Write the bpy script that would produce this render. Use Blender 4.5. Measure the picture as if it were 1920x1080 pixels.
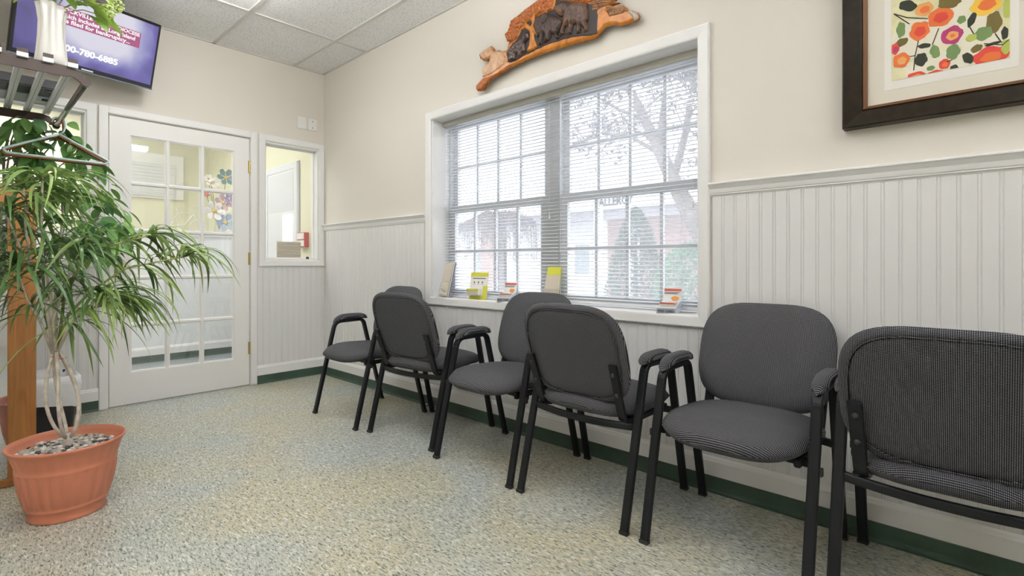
import bpy, bmesh, math, random
import numpy as np
from mathutils import Vector, Matrix
from math import sin, cos, pi, radians, sqrt

for o in list(bpy.data.objects): bpy.data.objects.remove(o)
S = bpy.context.scene
C = S.collection
random.seed(7)
# ------------------------------------------------------------------ camera
YAW = 0.8239                      # camera heading, measured from +Y towards +X
FPX, HY, EYE = 956.0, 494.4, 0.98
cam_d = bpy.data.cameras.new('camera'); cam = bpy.data.objects.new('camera', cam_d); C.objects.link(cam)
cam_d.sensor_width = 36; cam_d.lens = FPX / 1920 * 36; cam_d.shift_y = -(540 - HY) / 1920
cam_d.clip_start = 0.05; cam_d.clip_end = 200
cam.location = (0, 0, EYE); cam.rotation_euler = (pi / 2, 0, -YAW)
S.camera = cam
S.view_settings.view_transform = 'Standard'; S.view_settings.look = 'None'
S.view_settings.gamma = 1; S.view_settings.use_curve_mapping = False
S.view_settings.exposure = 0.33
# ------------------------------------------------------------------ world: bright overcast sky
w = bpy.data.worlds.new('overcast_sky'); S.world = w; w.use_nodes = True
bg = w.node_tree.nodes['Background']
bg.inputs[0].default_value = (0.92, 0.96, 1.0, 1); bg.inputs[1].default_value = 2.4
LAMP_TROFFER, LAMP_CAN, FILL_BAR, FILL_UP, LAMP_HALL, LAMP_DRUM = 0.8, 34.0, 9.5, 50.0, 10.0, 27.0

# ------------------------------------------------------------------ pixel -> place helpers
Fv = Vector((sin(YAW), cos(YAW))); Rv = Vector((cos(YAW), -sin(YAW)))
def ray(px, py):
    d = Fv + Rv * ((px - 960) / FPX)
    return Vector((d.x, d.y, (HY - py) / FPX))
EYEV = Vector((0, 0, EYE))
def onX(px, py, X): r = ray(px, py); return EYEV + r * (X / r.x)
def onY(px, py, Y): r = ray(px, py); return EYEV + r * (Y / r.y)
def onZ(px, py, z): r = ray(px, py); return EYEV + r * ((z - EYE) / r.z)

WX, WY, CZ = 2.214, 4.355, 2.678          # right wall, back wall, ceiling

# ------------------------------------------------------------------ materials
MATS = {}
def nn(t, typ, **kw):
    n = t.nodes.new(typ)
    for k, v in kw.items(): setattr(n, k, v)
    return n
def mat(name, col, rough=0.5, metal=0.0, spec=0.5, noise=0.0, nscale=8.0, bump=0.0, bscale=60.0, trans=0.0, emit=None, estr=0.0, coat=0.0):
    if name in MATS: return MATS[name]
    m = bpy.data.materials.new(name); m.use_nodes = True; t = m.node_tree
    b = t.nodes['Principled BSDF']
    b.inputs['Base Color'].default_value = (*col, 1); b.inputs['Roughness'].default_value = rough
    b.inputs['Metallic'].default_value = metal; b.inputs['Specular IOR Level'].default_value = spec
    b.inputs['Transmission Weight'].default_value = trans; b.inputs['Coat Weight'].default_value = coat
    tc = nn(t, 'ShaderNodeTexCoord')
    if noise:
        n = nn(t, 'ShaderNodeTexNoise'); n.inputs['Scale'].default_value = nscale; n.inputs['Detail'].default_value = 5
        t.links.new(tc.outputs['Object'], n.inputs['Vector'])
        r = nn(t, 'ShaderNodeValToRGB')
        r.color_ramp.elements[0].position = .3; r.color_ramp.elements[1].position = .7
        r.color_ramp.elements[0].color = (*[c * (1 - noise) for c in col], 1)
        r.color_ramp.elements[1].color = (*[min(1, c * (1 + noise)) for c in col], 1)
        t.links.new(n.outputs['Fac'], r.inputs['Fac']); t.links.new(r.outputs['Color'], b.inputs['Base Color'])
    if bump:
        n = nn(t, 'ShaderNodeTexNoise'); n.inputs['Scale'].default_value = bscale; n.inputs['Detail'].default_value = 3
        t.links.new(tc.outputs['Object'], n.inputs['Vector'])
        bp = nn(t, 'ShaderNodeBump'); bp.inputs['Strength'].default_value = bump; bp.inputs['Distance'].default_value = .01
        t.links.new(n.outputs['Fac'], bp.inputs['Height']); t.links.new(bp.outputs['Normal'], b.inputs['Normal'])
    if emit:
        b.inputs['Emission Color'].default_value = (*emit, 1); b.inputs['Emission Strength'].default_value = estr
    MATS[name] = m
    return m

CREAM = mat('cream_paint', (.755, .715, .645), .75, bump=.04, bscale=180)
WHITE = mat('white_trim_paint', (.86, .86, .85), .42)
DOORW = mat('white_door_paint', (.88, .87, .85), .38)
BEAD = mat('white_beadboard_paint', (.76, .76, .75), .45)
GREENB = mat('green_vinyl_base', (.045, .085, .058), .45, noise=.25, nscale=5)
HALLW = mat('yellow_green_hall_paint', (.78, .77, .58), .7)
BLACKM = mat('black_satin_metal', (.010, .011, .013), .40, spec=.22)
BLACKP = mat('black_plastic', (.018, .018, .02), .5)
BROWNM = mat('brown_metal', (.048, .027, .019), .38, metal=.1)
ALU = mat('brushed_aluminium', (.80, .81, .84), .35, metal=.1)
STEEL = mat('dark_steel_tube', (.20, .19, .18), .22, metal=.9)
BRASS = mat('brass', (.55, .42, .16), .35, metal=.8)
PLATE = mat('white_plastic_plate', (.85, .85, .83), .35)
TERRA = mat('terracotta_plastic', (.60, .215, .125), .42, noise=.10, nscale=5)
CERAM = mat('white_glazed_ceramic', (.85, .83, .79), .12, coat=.6)
CANE = mat('pale_cane_bark', (.62, .56, .48), .7, noise=.25, nscale=40)
STEMG = mat('green_stem', (.30, .33, .10), .6, noise=.3, nscale=30)
PAPERW = mat('white_paper', (.85, .84, .81), .7)
PAPERG = mat('grey_card', (.40, .43, .47), .6)
PAPERY = mat('yellow_green_print', (.62, .62, .06), .6)
PAPERB = mat('beige_paper', (.62, .56, .46), .7)
INK = mat('dark_ink', (.05, .05, .06), .6)
REDI = mat('red_ink', (.55, .10, .07), .6)
ORNI = mat('orange_ink', (.75, .30, .05), .6)
REDP = mat('red_plastic', (.55, .04, .03), .4)
SLATW = mat('white_blind_slat', (.80, .81, .83), .4)
VINYLW = mat('white_vinyl_sash', (.78, .80, .83), .4)
LINER = mat('white_bin_liner', (.80, .80, .82), .35, bump=.5, bscale=25)
BAGK = mat('black_bin_plastic', (.012, .012, .016), .4, bump=.25, bscale=30)
BARKT = mat('tree_bark', (.20, .17, .15), .9, noise=.3, nscale=12, bump=.6, bscale=30)
CONIF = mat('conifer_green', (.035, .10, .05), .8, noise=.5, nscale=14)
HEDGE = mat('hedge_green', (.10, .26, .12), .8, noise=.5, nscale=14)
PURPL = mat('purple_brown_leaf', (.12, .075, .10), .8, noise=.4, nscale=10)
GRASS = mat('pale_paving', (.50, .50, .52), .9, noise=.15, nscale=3)
STUCW = mat('white_siding', (.86, .87, .87), .7)
ROOFG = mat('grey_shingle', (.30, .30, .33), .9)
SOFF = mat('grey_porch_beam', (.32, .31, .34), .8)

def wood(name, c0, c1, scale=(1, 1, 12), rough=.4):
    if name in MATS: return MATS[name]
    m = bpy.data.materials.new(name); m.use_nodes = True; t = m.node_tree; b = t.nodes['Principled BSDF']
    tc = nn(t, 'ShaderNodeTexCoord'); mp = nn(t, 'ShaderNodeMapping'); mp.inputs['Scale'].default_value = scale
    t.links.new(tc.outputs['Object'], mp.inputs['Vector'])
    n = nn(t, 'ShaderNodeTexNoise'); n.inputs['Scale'].default_value = 3; n.inputs['Detail'].default_value = 8; n.inputs['Distortion'].default_value = 1.2
    t.links.new(mp.outputs[0], n.inputs['Vector'])
    r = nn(t, 'ShaderNodeValToRGB'); r.color_ramp.elements[0].position = .32; r.color_ramp.elements[1].position = .72
    r.color_ramp.elements[0].color = (*c0, 1); r.color_ramp.elements[1].color = (*c1, 1)
    t.links.new(n.outputs['Fac'], r.inputs['Fac']); t.links.new(r.outputs['Color'], b.inputs['Base Color'])
    b.inputs['Roughness'].default_value = rough
    MATS[name] = m; return m
OAK = wood('orange_oak', (.36, .15, .045), (.52, .24, .07), (14, 14, 1.2))
CARVO = wood('amber_carved_wood', (.34, .10, .010), (.60, .23, .022), (3, 6, 6), .3)
CARVR = wood('russet_carved_wood', (.22, .045, .008), (.55, .17, .02), (30, 30, 30), .4)
CARVD = wood('dark_elephant_wood', (.018, .009, .008), (.085, .040, .026), (8, 8, 8), .3)
CARVB = wood('brown_bark_wood', (.14, .055, .02), (.42, .22, .10), (6, 12, 12), .5)

def fabric(name, axes, dark=(.018, .018, .022), light=(.25, .255, .27), per=.0052, th=.30):
    m = bpy.data.materials.new(name); m.use_nodes = True; t = m.node_tree; b = t.nodes['Principled BSDF']
    tc = nn(t, 'ShaderNodeTexCoord'); sp = nn(t, 'ShaderNodeSeparateXYZ'); t.links.new(tc.outputs['Object'], sp.inputs[0])
    outs = []
    for a, per in zip(axes, (.0041, .0037)):
        mu = nn(t, 'ShaderNodeMath', operation='MULTIPLY'); mu.inputs[1].default_value = 2 * pi / per
        t.links.new(sp.outputs[a], mu.inputs[0])
        si = nn(t, 'ShaderNodeMath', operation='SINE'); t.links.new(mu.outputs[0], si.inputs[0]); outs.append(si)
    pr = nn(t, 'ShaderNodeMath', operation='ADD'); t.links.new(outs[0].outputs[0], pr.inputs[0]); t.links.new(outs[1].outputs[0], pr.inputs[1])
    r = nn(t, 'ShaderNodeMapRange'); r.inputs['From Min'].default_value = .2; r.inputs['From Max'].default_value = 1.3
    t.links.new(pr.outputs[0], r.inputs['Value'])
    mx = nn(t, 'ShaderNodeMix', data_type='RGBA'); mx.inputs['A'].default_value = (*dark, 1); mx.inputs['B'].default_value = (*light, 1)
    t.links.new(r.outputs[0], mx.inputs['Factor']); t.links.new(mx.outputs['Result'], b.inputs['Base Color'])
    bp = nn(t, 'ShaderNodeBump'); bp.inputs['Strength'].default_value = .3; bp.inputs['Distance'].default_value = .001
    t.links.new(pr.outputs[0], bp.inputs['Height']); t.links.new(bp.outputs[0], b.inputs['Normal'])
    b.inputs['Roughness'].default_value = .75; b.inputs['Specular IOR Level'].default_value = .15
    MATS[name] = m; return m
FABB = fabric('woven_dotted_fabric_back', (1, 2))
FABS = fabric('woven_dotted_fabric_seat', (0, 1))

def leafmat(name, c0, c1, rough=.4, tr=.25):
    m = bpy.data.materials.new(name); m.use_nodes = True; t = m.node_tree; b = t.nodes['Principled BSDF']
    oi = nn(t, 'ShaderNodeObjectInfo'); tc = nn(t, 'ShaderNodeTexCoord')
    n = nn(t, 'ShaderNodeTexNoise'); n.inputs['Scale'].default_value = 9; t.links.new(tc.outputs['Object'], n.inputs['Vector'])
    ad = nn(t, 'ShaderNodeMath', operation='MULTIPLY_ADD'); ad.inputs[1].default_value = .35; t.links.new(n.outputs['Fac'], ad.inputs[0]); t.links.new(oi.outputs['Random'], ad.inputs[2])
    r = nn(t, 'ShaderNodeValToRGB'); r.color_ramp.elements[0].color = (*c0, 1); r.color_ramp.elements[1].color = (*c1, 1)
    r.color_ramp.elements[0].position = .1; r.color_ramp.elements[1].position = 1
    t.links.new(ad.outputs[0], r.inputs['Fac']); t.links.new(r.outputs[0], b.inputs['Base Color']); b.inputs['Roughness'].default_value = rough
    tl = nn(t, 'ShaderNodeBsdfTranslucent'); t.links.new(r.outputs[0], tl.inputs['Color'])
    mx = nn(t, 'ShaderNodeMixShader'); mx.inputs[0].default_value = tr
    t.links.new(b.outputs[0], mx.inputs[1]); t.links.new(tl.outputs[0], mx.inputs[2]); t.links.new(mx.outputs[0], t.nodes['Material Output'].inputs[0])
    MATS[name] = m; return m
LEAFD = leafmat('dracaena_leaf', (.045, .13, .035), (.30, .42, .12), .3)
LEAFF = leafmat('ficus_leaf', (.028, .115, .045), (.24, .46, .12), .35)
LEAFB = leafmat('bouquet_leaf', (.16, .32, .04), (.42, .55, .12), .45)

def glass(name, haze=0.0, tint=(1, 1, 1), gloss=.06):
    m = bpy.data.materials.new(name); m.use_nodes = True; t = m.node_tree
    for n in list(t.nodes):
        if n.type == 'BSDF_PRINCIPLED': t.nodes.remove(n)
    out = t.nodes['Material Output']
    tr = nn(t, 'ShaderNodeBsdfTransparent'); tr.inputs[0].default_value = (*tint, 1)
    gl = nn(t, 'ShaderNodeBsdfGlossy'); gl.inputs['Roughness'].default_value = .02
    mx = nn(t, 'ShaderNodeMixShader'); mx.inputs[0].default_value = gloss
    t.links.new(tr.outputs[0], mx.inputs[1]); t.links.new(gl.outputs[0], mx.inputs[2]); last = mx
    if haze:
        tl = nn(t, 'ShaderNodeBsdfTranslucent'); tl.inputs[0].default_value = (.92, .94, 1, 1)
        m2 = nn(t, 'ShaderNodeMixShader'); m2.inputs[0].default_value = haze
        t.links.new(last.outputs[0], m2.inputs[1]); t.links.new(tl.outputs[0], m2.inputs[2]); last = m2
    t.links.new(last.outputs[0], out.inputs[0]); MATS[name] = m; return m
GLASSX = glass('hazy_window_glass', .15)  # white translucent haze mixed in, pales the view outside
GLASSI = glass('clear_door_glass', .03)
ACRYL = glass('clear_acrylic', .06, gloss=.12)

def floor_mat(name, tones):
    m = bpy.data.materials.new(name); m.use_nodes = True; t = m.node_tree; b = t.nodes['Principled BSDF']
    tc = nn(t, 'ShaderNodeTexCoord')
    big = nn(t, 'ShaderNodeTexNoise'); big.inputs['Scale'].default_value = 1.5; big.inputs['Detail'].default_value = 3; big.inputs['Distortion'].default_value = .6
    t.links.new(tc.outputs['Object'], big.inputs['Vector'])
    r1 = nn(t, 'ShaderNodeValToRGB'); r1.color_ramp.elements[0].position = .36; r1.color_ramp.elements[1].position = .62
    r1.color_ramp.elements[0].color = (*tones[0], 1); r1.color_ramp.elements[1].color = (*tones[1], 1)
    t.links.new(big.outputs['Fac'], r1.inputs['Fac'])
    def strokes(rot, sc, lo, hi):
        mp = nn(t, 'ShaderNodeMapping'); mp.inputs['Rotation'].default_value = (0, 0, rot); mp.inputs['Scale'].default_value = (sc, sc * .30, 1)
        t.links.new(tc.outputs['Object'], mp.inputs['Vector'])
        n = nn(t, 'ShaderNodeTexNoise'); n.inputs['Scale'].default_value = 1; n.inputs['Detail'].default_value = 2; n.inputs['Roughness'].default_value = .55; n.inputs['Distortion'].default_value = .6
        t.links.new(mp.outputs[0], n.inputs['Vector'])
        r = nn(t, 'ShaderNodeMapRange'); r.inputs['From Min'].default_value = lo; r.inputs['From Max'].default_value = hi
        t.links.new(n.outputs['Fac'], r.inputs['Value']); return r
    def mixc(fac, a, col):
        mx = nn(t, 'ShaderNodeMix', data_type='RGBA'); t.links.new(fac, mx.inputs['Factor']); t.links.new(a, mx.inputs['A']); mx.inputs['B'].default_value = (*col, 1)
        return mx.outputs['Result']
    c = r1.outputs['Color']
    c = mixc(strokes(.5, 95, .52, .66).outputs[0], c, tones[2])
    c = mixc(strokes(.95, 150, .53, .63).outputs[0], c, tones[3])
    c = mixc(strokes(.75, 165, .57, .64).outputs[0], c, tones[4])
    t.links.new(c, b.inputs['Base Color'])
    b.inputs['Roughness'].default_value = .33; b.inputs['Specular IOR Level'].default_value = .45
    bp = nn(t, 'ShaderNodeBump'); bp.inputs['Strength'].default_value = .05; t.links.new(big.outputs['Fac'], bp.inputs['Height'])
    MATS[name] = m; return m
FLOORM = floor_mat('speckled_sheet_vinyl', [(.44, .47, .45), (.53, .485, .335), (.68, .68, .61), (.26, .29, .25), (.11, .13, .11)])
FLOORH = floor_mat('blue_grey_hall_vinyl', [(.36, .42, .46), (.40, .45, .48), (.55, .58, .60), (.20, .24, .27), (.10, .12, .14)])

def tile_mat():
    m = bpy.data.materials.new('fissured_ceiling_tile'); m.use_nodes = True; t = m.node_tree; b = t.nodes['Principled BSDF']
    tc = nn(t, 'ShaderNodeTexCoord'); n = nn(t, 'ShaderNodeTexNoise'); n.inputs['Scale'].default_value = 95; n.inputs['Detail'].default_value = 4
    t.links.new(tc.outputs['Object'], n.inputs['Vector'])
    r = nn(t, 'ShaderNodeValToRGB'); r.color_ramp.elements[0].position = .33; r.color_ramp.elements[1].position = .46
    r.color_ramp.elements[0].color = (.62, .61, .60, 1); r.color_ramp.elements[1].color = (.90, .90, .90, 1)
    t.links.new(n.outputs['Fac'], r.inputs['Fac']); t.links.new(r.outputs[0], b.inputs['Base Color']); b.inputs['Roughness'].default_value = .9
    bp = nn(t, 'ShaderNodeBump'); bp.inputs['Strength'].default_value = .3; bp.inputs['Distance'].default_value = .002
    t.links.new(n.outputs['Fac'], bp.inputs['Height']); t.links.new(bp.outputs[0], b.inputs['Normal'])
    return m
TILEM = tile_mat()
GRIDM = mat('cream_grid_bar', (.66, .64, .60), .5)

def brick_mat():
    m = bpy.data.materials.new('red_brick_wall'); m.use_nodes = True; t = m.node_tree; b = t.nodes['Principled BSDF']
    tc = nn(t, 'ShaderNodeTexCoord'); mp = nn(t, 'ShaderNodeMapping'); mp.inputs['Rotation'].default_value = (0, pi / 2, pi / 2)
    t.links.new(tc.outputs['Object'], mp.inputs['Vector'])
    br = nn(t, 'ShaderNodeTexBrick'); br.inputs['Scale'].default_value = 4.5
    br.inputs['Color1'].default_value = (.48, .29, .27, 1); br.inputs['Color2'].default_value = (.55, .36, .33, 1); br.inputs['Mortar'].default_value = (.6, .56, .52, 1)
    sp = nn(t, 'ShaderNodeSeparateXYZ'); cb = nn(t, 'ShaderNodeCombineXYZ'); t.links.new(tc.outputs['Object'], sp.inputs[0])
    t.links.new(sp.outputs[1], cb.inputs[0]); t.links.new(sp.outputs[2], cb.inputs[1]); t.links.new(cb.outputs[0], br.inputs['Vector'])
    t.links.new(br.outputs[0], b.inputs['Base Color']); b.inputs['Roughness'].default_value = .85
    return m
BRICK = brick_mat()

def screen_mat():
    m = bpy.data.materials.new('lit_tv_picture'); m.use_nodes = True; t = m.node_tree; b = t.nodes['Principled BSDF']
    tc = nn(t, 'ShaderNodeTexCoord'); sp = nn(t, 'ShaderNodeSeparateXYZ'); t.links.new(tc.outputs['Object'], sp.inputs[0])
    n = nn(t, 'ShaderNodeTexNoise'); n.inputs['Scale'].default_value = 5; n.inputs['Detail'].default_value = 2; n.inputs['Distortion'].default_value = .8
    t.links.new(tc.outputs['Object'], n.inputs['Vector'])
    # brighter towards the picture's centre-right, violet at its left, deep blue at its edge
    def mr(inp, a, bb):
        r = nn(t, 'ShaderNodeMapRange', interpolation_type='SMOOTHSTEP'); r.inputs['From Min'].default_value = a; r.inputs['From Max'].default_value = bb; t.links.new(inp, r.inputs['Value']); return r.outputs[0]
    gx = nn(t, 'ShaderNodeMath', operation='MULTIPLY'); t.links.new(mr(sp.outputs[0], -.30, .0), gx.inputs[0]); t.links.new(mr(sp.outputs[0], .36, .12), gx.inputs[1])
    gz = nn(t, 'ShaderNodeMath', operation='MULTIPLY'); t.links.new(gx.outputs[0], gz.inputs[0]); t.links.new(mr(sp.outputs[2], -.2, .02), gz.inputs[1])
    ad = nn(t, 'ShaderNodeMath', operation='MULTIPLY_ADD'); t.links.new(n.outputs['Fac'], ad.inputs[0]); ad.inputs[1].default_value = .55; t.links.new(gz.outputs[0], ad.inputs[2])
    r = nn(t, 'ShaderNodeValToRGB'); e = r.color_ramp.elements
    e[0].position = .2; e[0].color = (.10, .09, .24, 1); e[1].position = 1.0; e[1].color = (.86, .84, .96, 1)
    x = e.new(.40); x.color = (.20, .17, .52, 1); x = e.new(.65); x.color = (.45, .45, .74, 1)
    t.links.new(ad.outputs[0], r.inputs['Fac']); t.links.new(r.outputs[0], b.inputs['Emission Color']); b.inputs['Emission Strength'].default_value = .62
    b.inputs['Base Color'].default_value = (.01, .01, .015, 1); b.inputs['Roughness'].default_value = .25
    return m
SCREEN = screen_mat()
TVTXT = mat('lit_white_caption', (.02, .02, .02), emit=(1, 1, 1), estr=.8)
TVRED = mat('lit_red_caption_band', (.02, .02, .02), emit=(.50, .10, .26), estr=.6)
LAMPM = mat('lit_lamp_lens', (.9, .9, .9), emit=(1, .99, .985), estr=LAMP_TROFFER)
CANM = mat('lit_downlight_lens', (.9, .9, .9), emit=(1, .97, .92), estr=LAMP_CAN)
HALLM = mat('lit_hall_lens', (.9, .9, .9), emit=(1, .99, .985), estr=LAMP_HALL)
FILLUPM = mat('fill_uplight_lens', (.9, .9, .9), emit=(1, .99, .985), estr=FILL_UP)
DRUMM = mat('lit_drum_diffuser', (.9, .9, .9), emit=(1, .985, .97), estr=LAMP_DRUM)
FILLBARM = mat('fill_bar_lens', (.9, .9, .9), emit=(1, .99, .985), estr=FILL_BAR)
MIRROR = mat('mirror_glass', (.62, .64, .68), .03, metal=1.0)

# ------------------------------------------------------------------ mesh helpers
def mk(name, bm, m, parent=None, smooth=False, loc=None):
    me = bpy.data.meshes.new(name)
    if isinstance(bm, bmesh.types.BMesh):
        bmesh.ops.recalc_face_normals(bm, faces=bm.faces); bm.to_mesh(me); bm.free()
    else:
        me.from_pydata(bm[0], [], bm[1]); me.update()
    for x in (m if isinstance(m, (list, tuple)) else [m]): me.materials.append(x)
    if smooth:
        for p in me.polygons: p.use_smooth = True
    return link(name, me, parent, loc)
def link(name, me, parent=None, loc=None, rot=None, sc=None):
    o = bpy.data.objects.new(name, me); C.objects.link(o)
    if parent: o.parent = parent
    if loc is not None: o.location = loc
    if rot is not None: o.rotation_euler = rot
    if sc is not None: o.scale = (sc, sc, sc) if isinstance(sc, (int, float)) else sc
    return o
def tag(o, label, cat, group=None, kind=None):
    o['label'] = label; o['category'] = cat
    if group: o['group'] = group
    if kind: o['kind'] = kind
    return o
def struct(o): o['kind'] = 'structure'; return o
def empty(name, loc=(0, 0, 0), rz=0):
    o = bpy.data.objects.new(name, None); C.objects.link(o); o.location = loc; o.rotation_euler = (0, 0, rz); o.empty_display_size = .05
    return o
def box(bm, x0, x1, y0, y1, z0, z1):
    v = [bm.verts.new(p) for p in [(x0, y0, z0), (x1, y0, z0), (x1, y1, z0), (x0, y1, z0), (x0, y0, z1), (x1, y0, z1), (x1, y1, z1), (x0, y1, z1)]]
    for f in [(0, 3, 2, 1), (4, 5, 6, 7), (0, 1, 5, 4), (1, 2, 6, 5), (2, 3, 7, 6), (3, 0, 4, 7)]: bm.faces.new([v[i] for i in f])
    return v
def bx(name, m, parent, *dims, bev=0):
    bm = bmesh.new(); box(bm, *dims)
    if bev: bmesh.ops.bevel(bm, geom=bm.edges[:], offset=bev, segments=2, affect='EDGES')
    return mk(name, bm, m, parent)
def loft(bm, rings, close=True, caps=True):
    vs = [[bm.verts.new(p) for p in r] for r in rings]
    n = len(vs[0])
    for a, b in zip(vs[:-1], vs[1:]):
        for i in range(n if close else n - 1):
            j = (i + 1) % n
            try: bm.faces.new((a[i], a[j], b[j], b[i]))
            except ValueError: pass
    if caps and close:
        bm.faces.new(list(reversed(vs[0]))); bm.faces.new(vs[-1])
    return vs
def frames(path):
    P = [Vector(p) for p in path]; T = []
    for i in range(len(P)):
        a = P[max(0, i - 1)]; b = P[min(len(P) - 1, i + 1)]; T.append((b - a).normalized())
    return P, T
def tube(bm, path, r, seg=8, caps=True):
    P, T = frames(path); up = Vector((0, 0, 1)) if abs(T[0].z) < .9 else Vector((0, 1, 0)); rings = []
    for i, (p, t) in enumerate(zip(P, T)):
        n = t.cross(up)
        if n.length < 1e-4: n = t.cross(Vector((1, 0, 0)))
        n.normalize(); b = n.cross(t).normalized(); up = b
        rr = r[i] if isinstance(r, (list, tuple)) else r
        rings.append([p + (n * cos(2 * pi * k / seg) + b * sin(2 * pi * k / seg)) * rr for k in range(seg)])
    loft(bm, rings, True, caps)
def rrect(a, b, r, n=3):
    out = []
    for cx, cy, s in [(a / 2 - r, b / 2 - r, 0), (-a / 2 + r, b / 2 - r, 1), (-a / 2 + r, -b / 2 + r, 2), (a / 2 - r, -b / 2 + r, 3)]:
        for k in range(n + 1):
            t = (s + k / n) * pi / 2; out.append((cx + r * cos(t), cy + r * sin(t)))
    return out
def sweep(bm, path, prof, B=Vector((0, 1, 0)), caps=True):
    P, T = frames(path); rings = []
    for p, t in zip(P, T):
        N = t.cross(B).normalized()
        rings.append([p + B * a + N * b for a, b in prof])
    loft(bm, rings, True, caps)
def fillet(pts, rad, n=6):
    pts = [Vector(p) for p in pts]; out = [pts[0]]
    for i in range(1, len(pts) - 1):
        p = pts[i]; a = (pts[i - 1] - p).normalized(); b = (pts[i + 1] - p).normalized()
        ang = a.angle(b); d = rad[i - 1] / math.tan(ang / 2)
        s = p + a * d; e = p + b * d
        for k in range(n + 1):
            t = k / n; out.append((s * (1 - t) + p * t) * (1 - t) + (p * (1 - t) + e * t) * t)
    out.append(pts[-1]); return out
def extrude_poly(bm, pts, d):            # pts: list of Vectors (planar), d: Vector
    a = [bm.verts.new(p) for p in pts]; b = [bm.verts.new(p + d) for p in pts]; n = len(a)
    bm.faces.new(a); bm.faces.new(list(reversed(b)))
    for i in range(n): bm.faces.new((a[i], b[i], b[(i + 1) % n], a[(i + 1) % n]))
def text_mesh(body, size, ext=.0006, bold=0.0):
    cu = bpy.data.curves.new('lettering', 'FONT'); cu.body = body; cu.size = size; cu.extrude = ext; cu.offset = bold
    cu.resolution_u = 3
    o = bpy.data.objects.new('lettering', cu); C.objects.link(o)
    bpy.context.view_layer.update()
    me = bpy.data.meshes.new_from_object(o.evaluated_get(bpy.context.evaluated_depsgraph_get()))
    bpy.data.objects.remove(o); bpy.data.curves.remove(cu); return me
def lettering(name, body, size, m, parent, M, ext=.0006, bold=0.0, width=None, align='L'):
    me = text_mesh(body, size, ext, bold); me.name = name
    xs = [v.co.x for v in me.vertices]; x0, x1 = min(xs), max(xs)
    sx = width / (x1 - x0) if width else 1
    for v in me.vertices:
        v.co.x = (v.co.x - (x0 if align == 'L' else (x0 + x1) / 2)) * sx
    me.transform(M); me.materials.clear(); me.materials.append(m)
    return link(name, me, parent)
def frame4(name, m, parent, y0, y1, z0, z1, wd, th, axis, face, inward, bevel=.004):
    """mitred picture-frame casing of four pieces; axis 'X': lies on plane x=face, 'Y': on y=face. y0..z1 = outer size."""
    o = [(y0, z0), (y1, z0), (y1, z1), (y0, z1)]; i = [(y0 + wd, z0 + wd), (y1 - wd, z0 + wd), (y1 - wd, z1 - wd), (y0 + wd, z1 - wd)]
    def P(a, b, d): return Vector((face + inward * d, a, b)) if axis == 'X' else Vector((a, face + inward * d, b))
    for k in range(4):
        j = (k + 1) % 4; bm = bmesh.new()
        oa, ob, ia, ib = o[k], o[j], i[k], i[j]
        def lerp(p, q, t): return (p[0] + (q[0] - p[0]) * t, p[1] + (q[1] - p[1]) * t)
        rings = []
        for (pa, pi_) in ((oa, ia), (ob, ib)):
            prof = [(0, 0), (0, th * .75), (.12, th), (.8, th * .85), (.93, th * .75), (1, th * .55), (1, 0)]
            rings.append([P(*lerp(pa, pi_, t), d) for t, d in prof])
        loft(bm, rings); mk(name, bm, m, parent)

# ================================================================== STRUCTURE
RX0, RY0 = -1.9, -2.2
floor = struct(bx('floor', FLOORM, None, RX0, WX, RY0, WY + .05, -.05, 0))
seam = bmesh.new()
s0, s1 = onZ(216, 945, .0), onZ(258, 1000, .0)
d = (s1 - s0).normalized(); n_ = Vector((-d.y, d.x, 0)) * .0008
a0, a1 = s0 - d * .35, s1 + d * .9
for z in (.0006,):
    q = [seam.verts.new(p + Vector((0, 0, z))) for p in (a0 - n_, a1 - n_, a1 + n_, a0 + n_)]; seam.faces.new(q)
mk('seam', seam, mat('dark_seam', (.24, .25, .21), .6), floor)

# right wall with window opening
OY0, OY1, OZ0, OZ1 = .927, 2.79, .75, 1.97          # opening
WT = .24
bm = bmesh.new()
hy0, hy1, hz0, hz1 = OY0 - .011, OY1 + .011, OZ0 - .013, OZ1 + .011
box(bm, WX, WX + WT, RY0, hy0, 0, CZ + .1); box(bm, WX, WX + WT, hy1, 6.3, 0, CZ + .1)
box(bm, WX, WX + WT, hy0, hy1, 0, hz0); box(bm, WX, WX + WT, hy0, hy1, hz1, CZ + .1)
# hall side window has no opening here; a glowing pane stands for daylight
wall_right = struct(mk('wall_right', bm, CREAM))
# back wall with door and two windows
DX0, DX1, DZ = .678, 1.583, 1.99
W2 = (1.705, 2.155, 1.017, 1.983); W3 = (.10, .557, 1.017, 1.983)
BT = .11
bm = bmesh.new()
xs = [-.10, W3[0], W3[1], DX0, DX1, W2[0], W2[1], WX]
for x0, x1, k in zip(xs[:-1], xs[1:], 'ahadawa'):
    if k == 'a': box(bm, x0, x1, WY, WY + BT, 0, CZ + .1)
    elif k == 'd': box(bm, x0, x1, WY, WY + BT, DZ, CZ + .1)
    else: box(bm, x0, x1, WY, WY + BT, 0, W2[2]); box(bm, x0, x1, WY, WY + BT, W2[3], CZ + .1)
wall_back = struct(mk('wall_back', bm, CREAM))
bm = bmesh.new(); box(bm, -.10, -.0, 2.80, WY, 0, CZ + .1); box(bm, RX0, -.10, 2.80, 2.90, 0, CZ + .1); box(bm, RX0 - .1, RX0, RY0, 2.90, 0, CZ + .1)
wall_left = struct(mk('wall_left', bm, CREAM))
wall_front = struct(bx('wall_front', CREAM, None, RX0 - .1, WX + WT, RY0 - .1, RY0, 0, CZ + .1))

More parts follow.
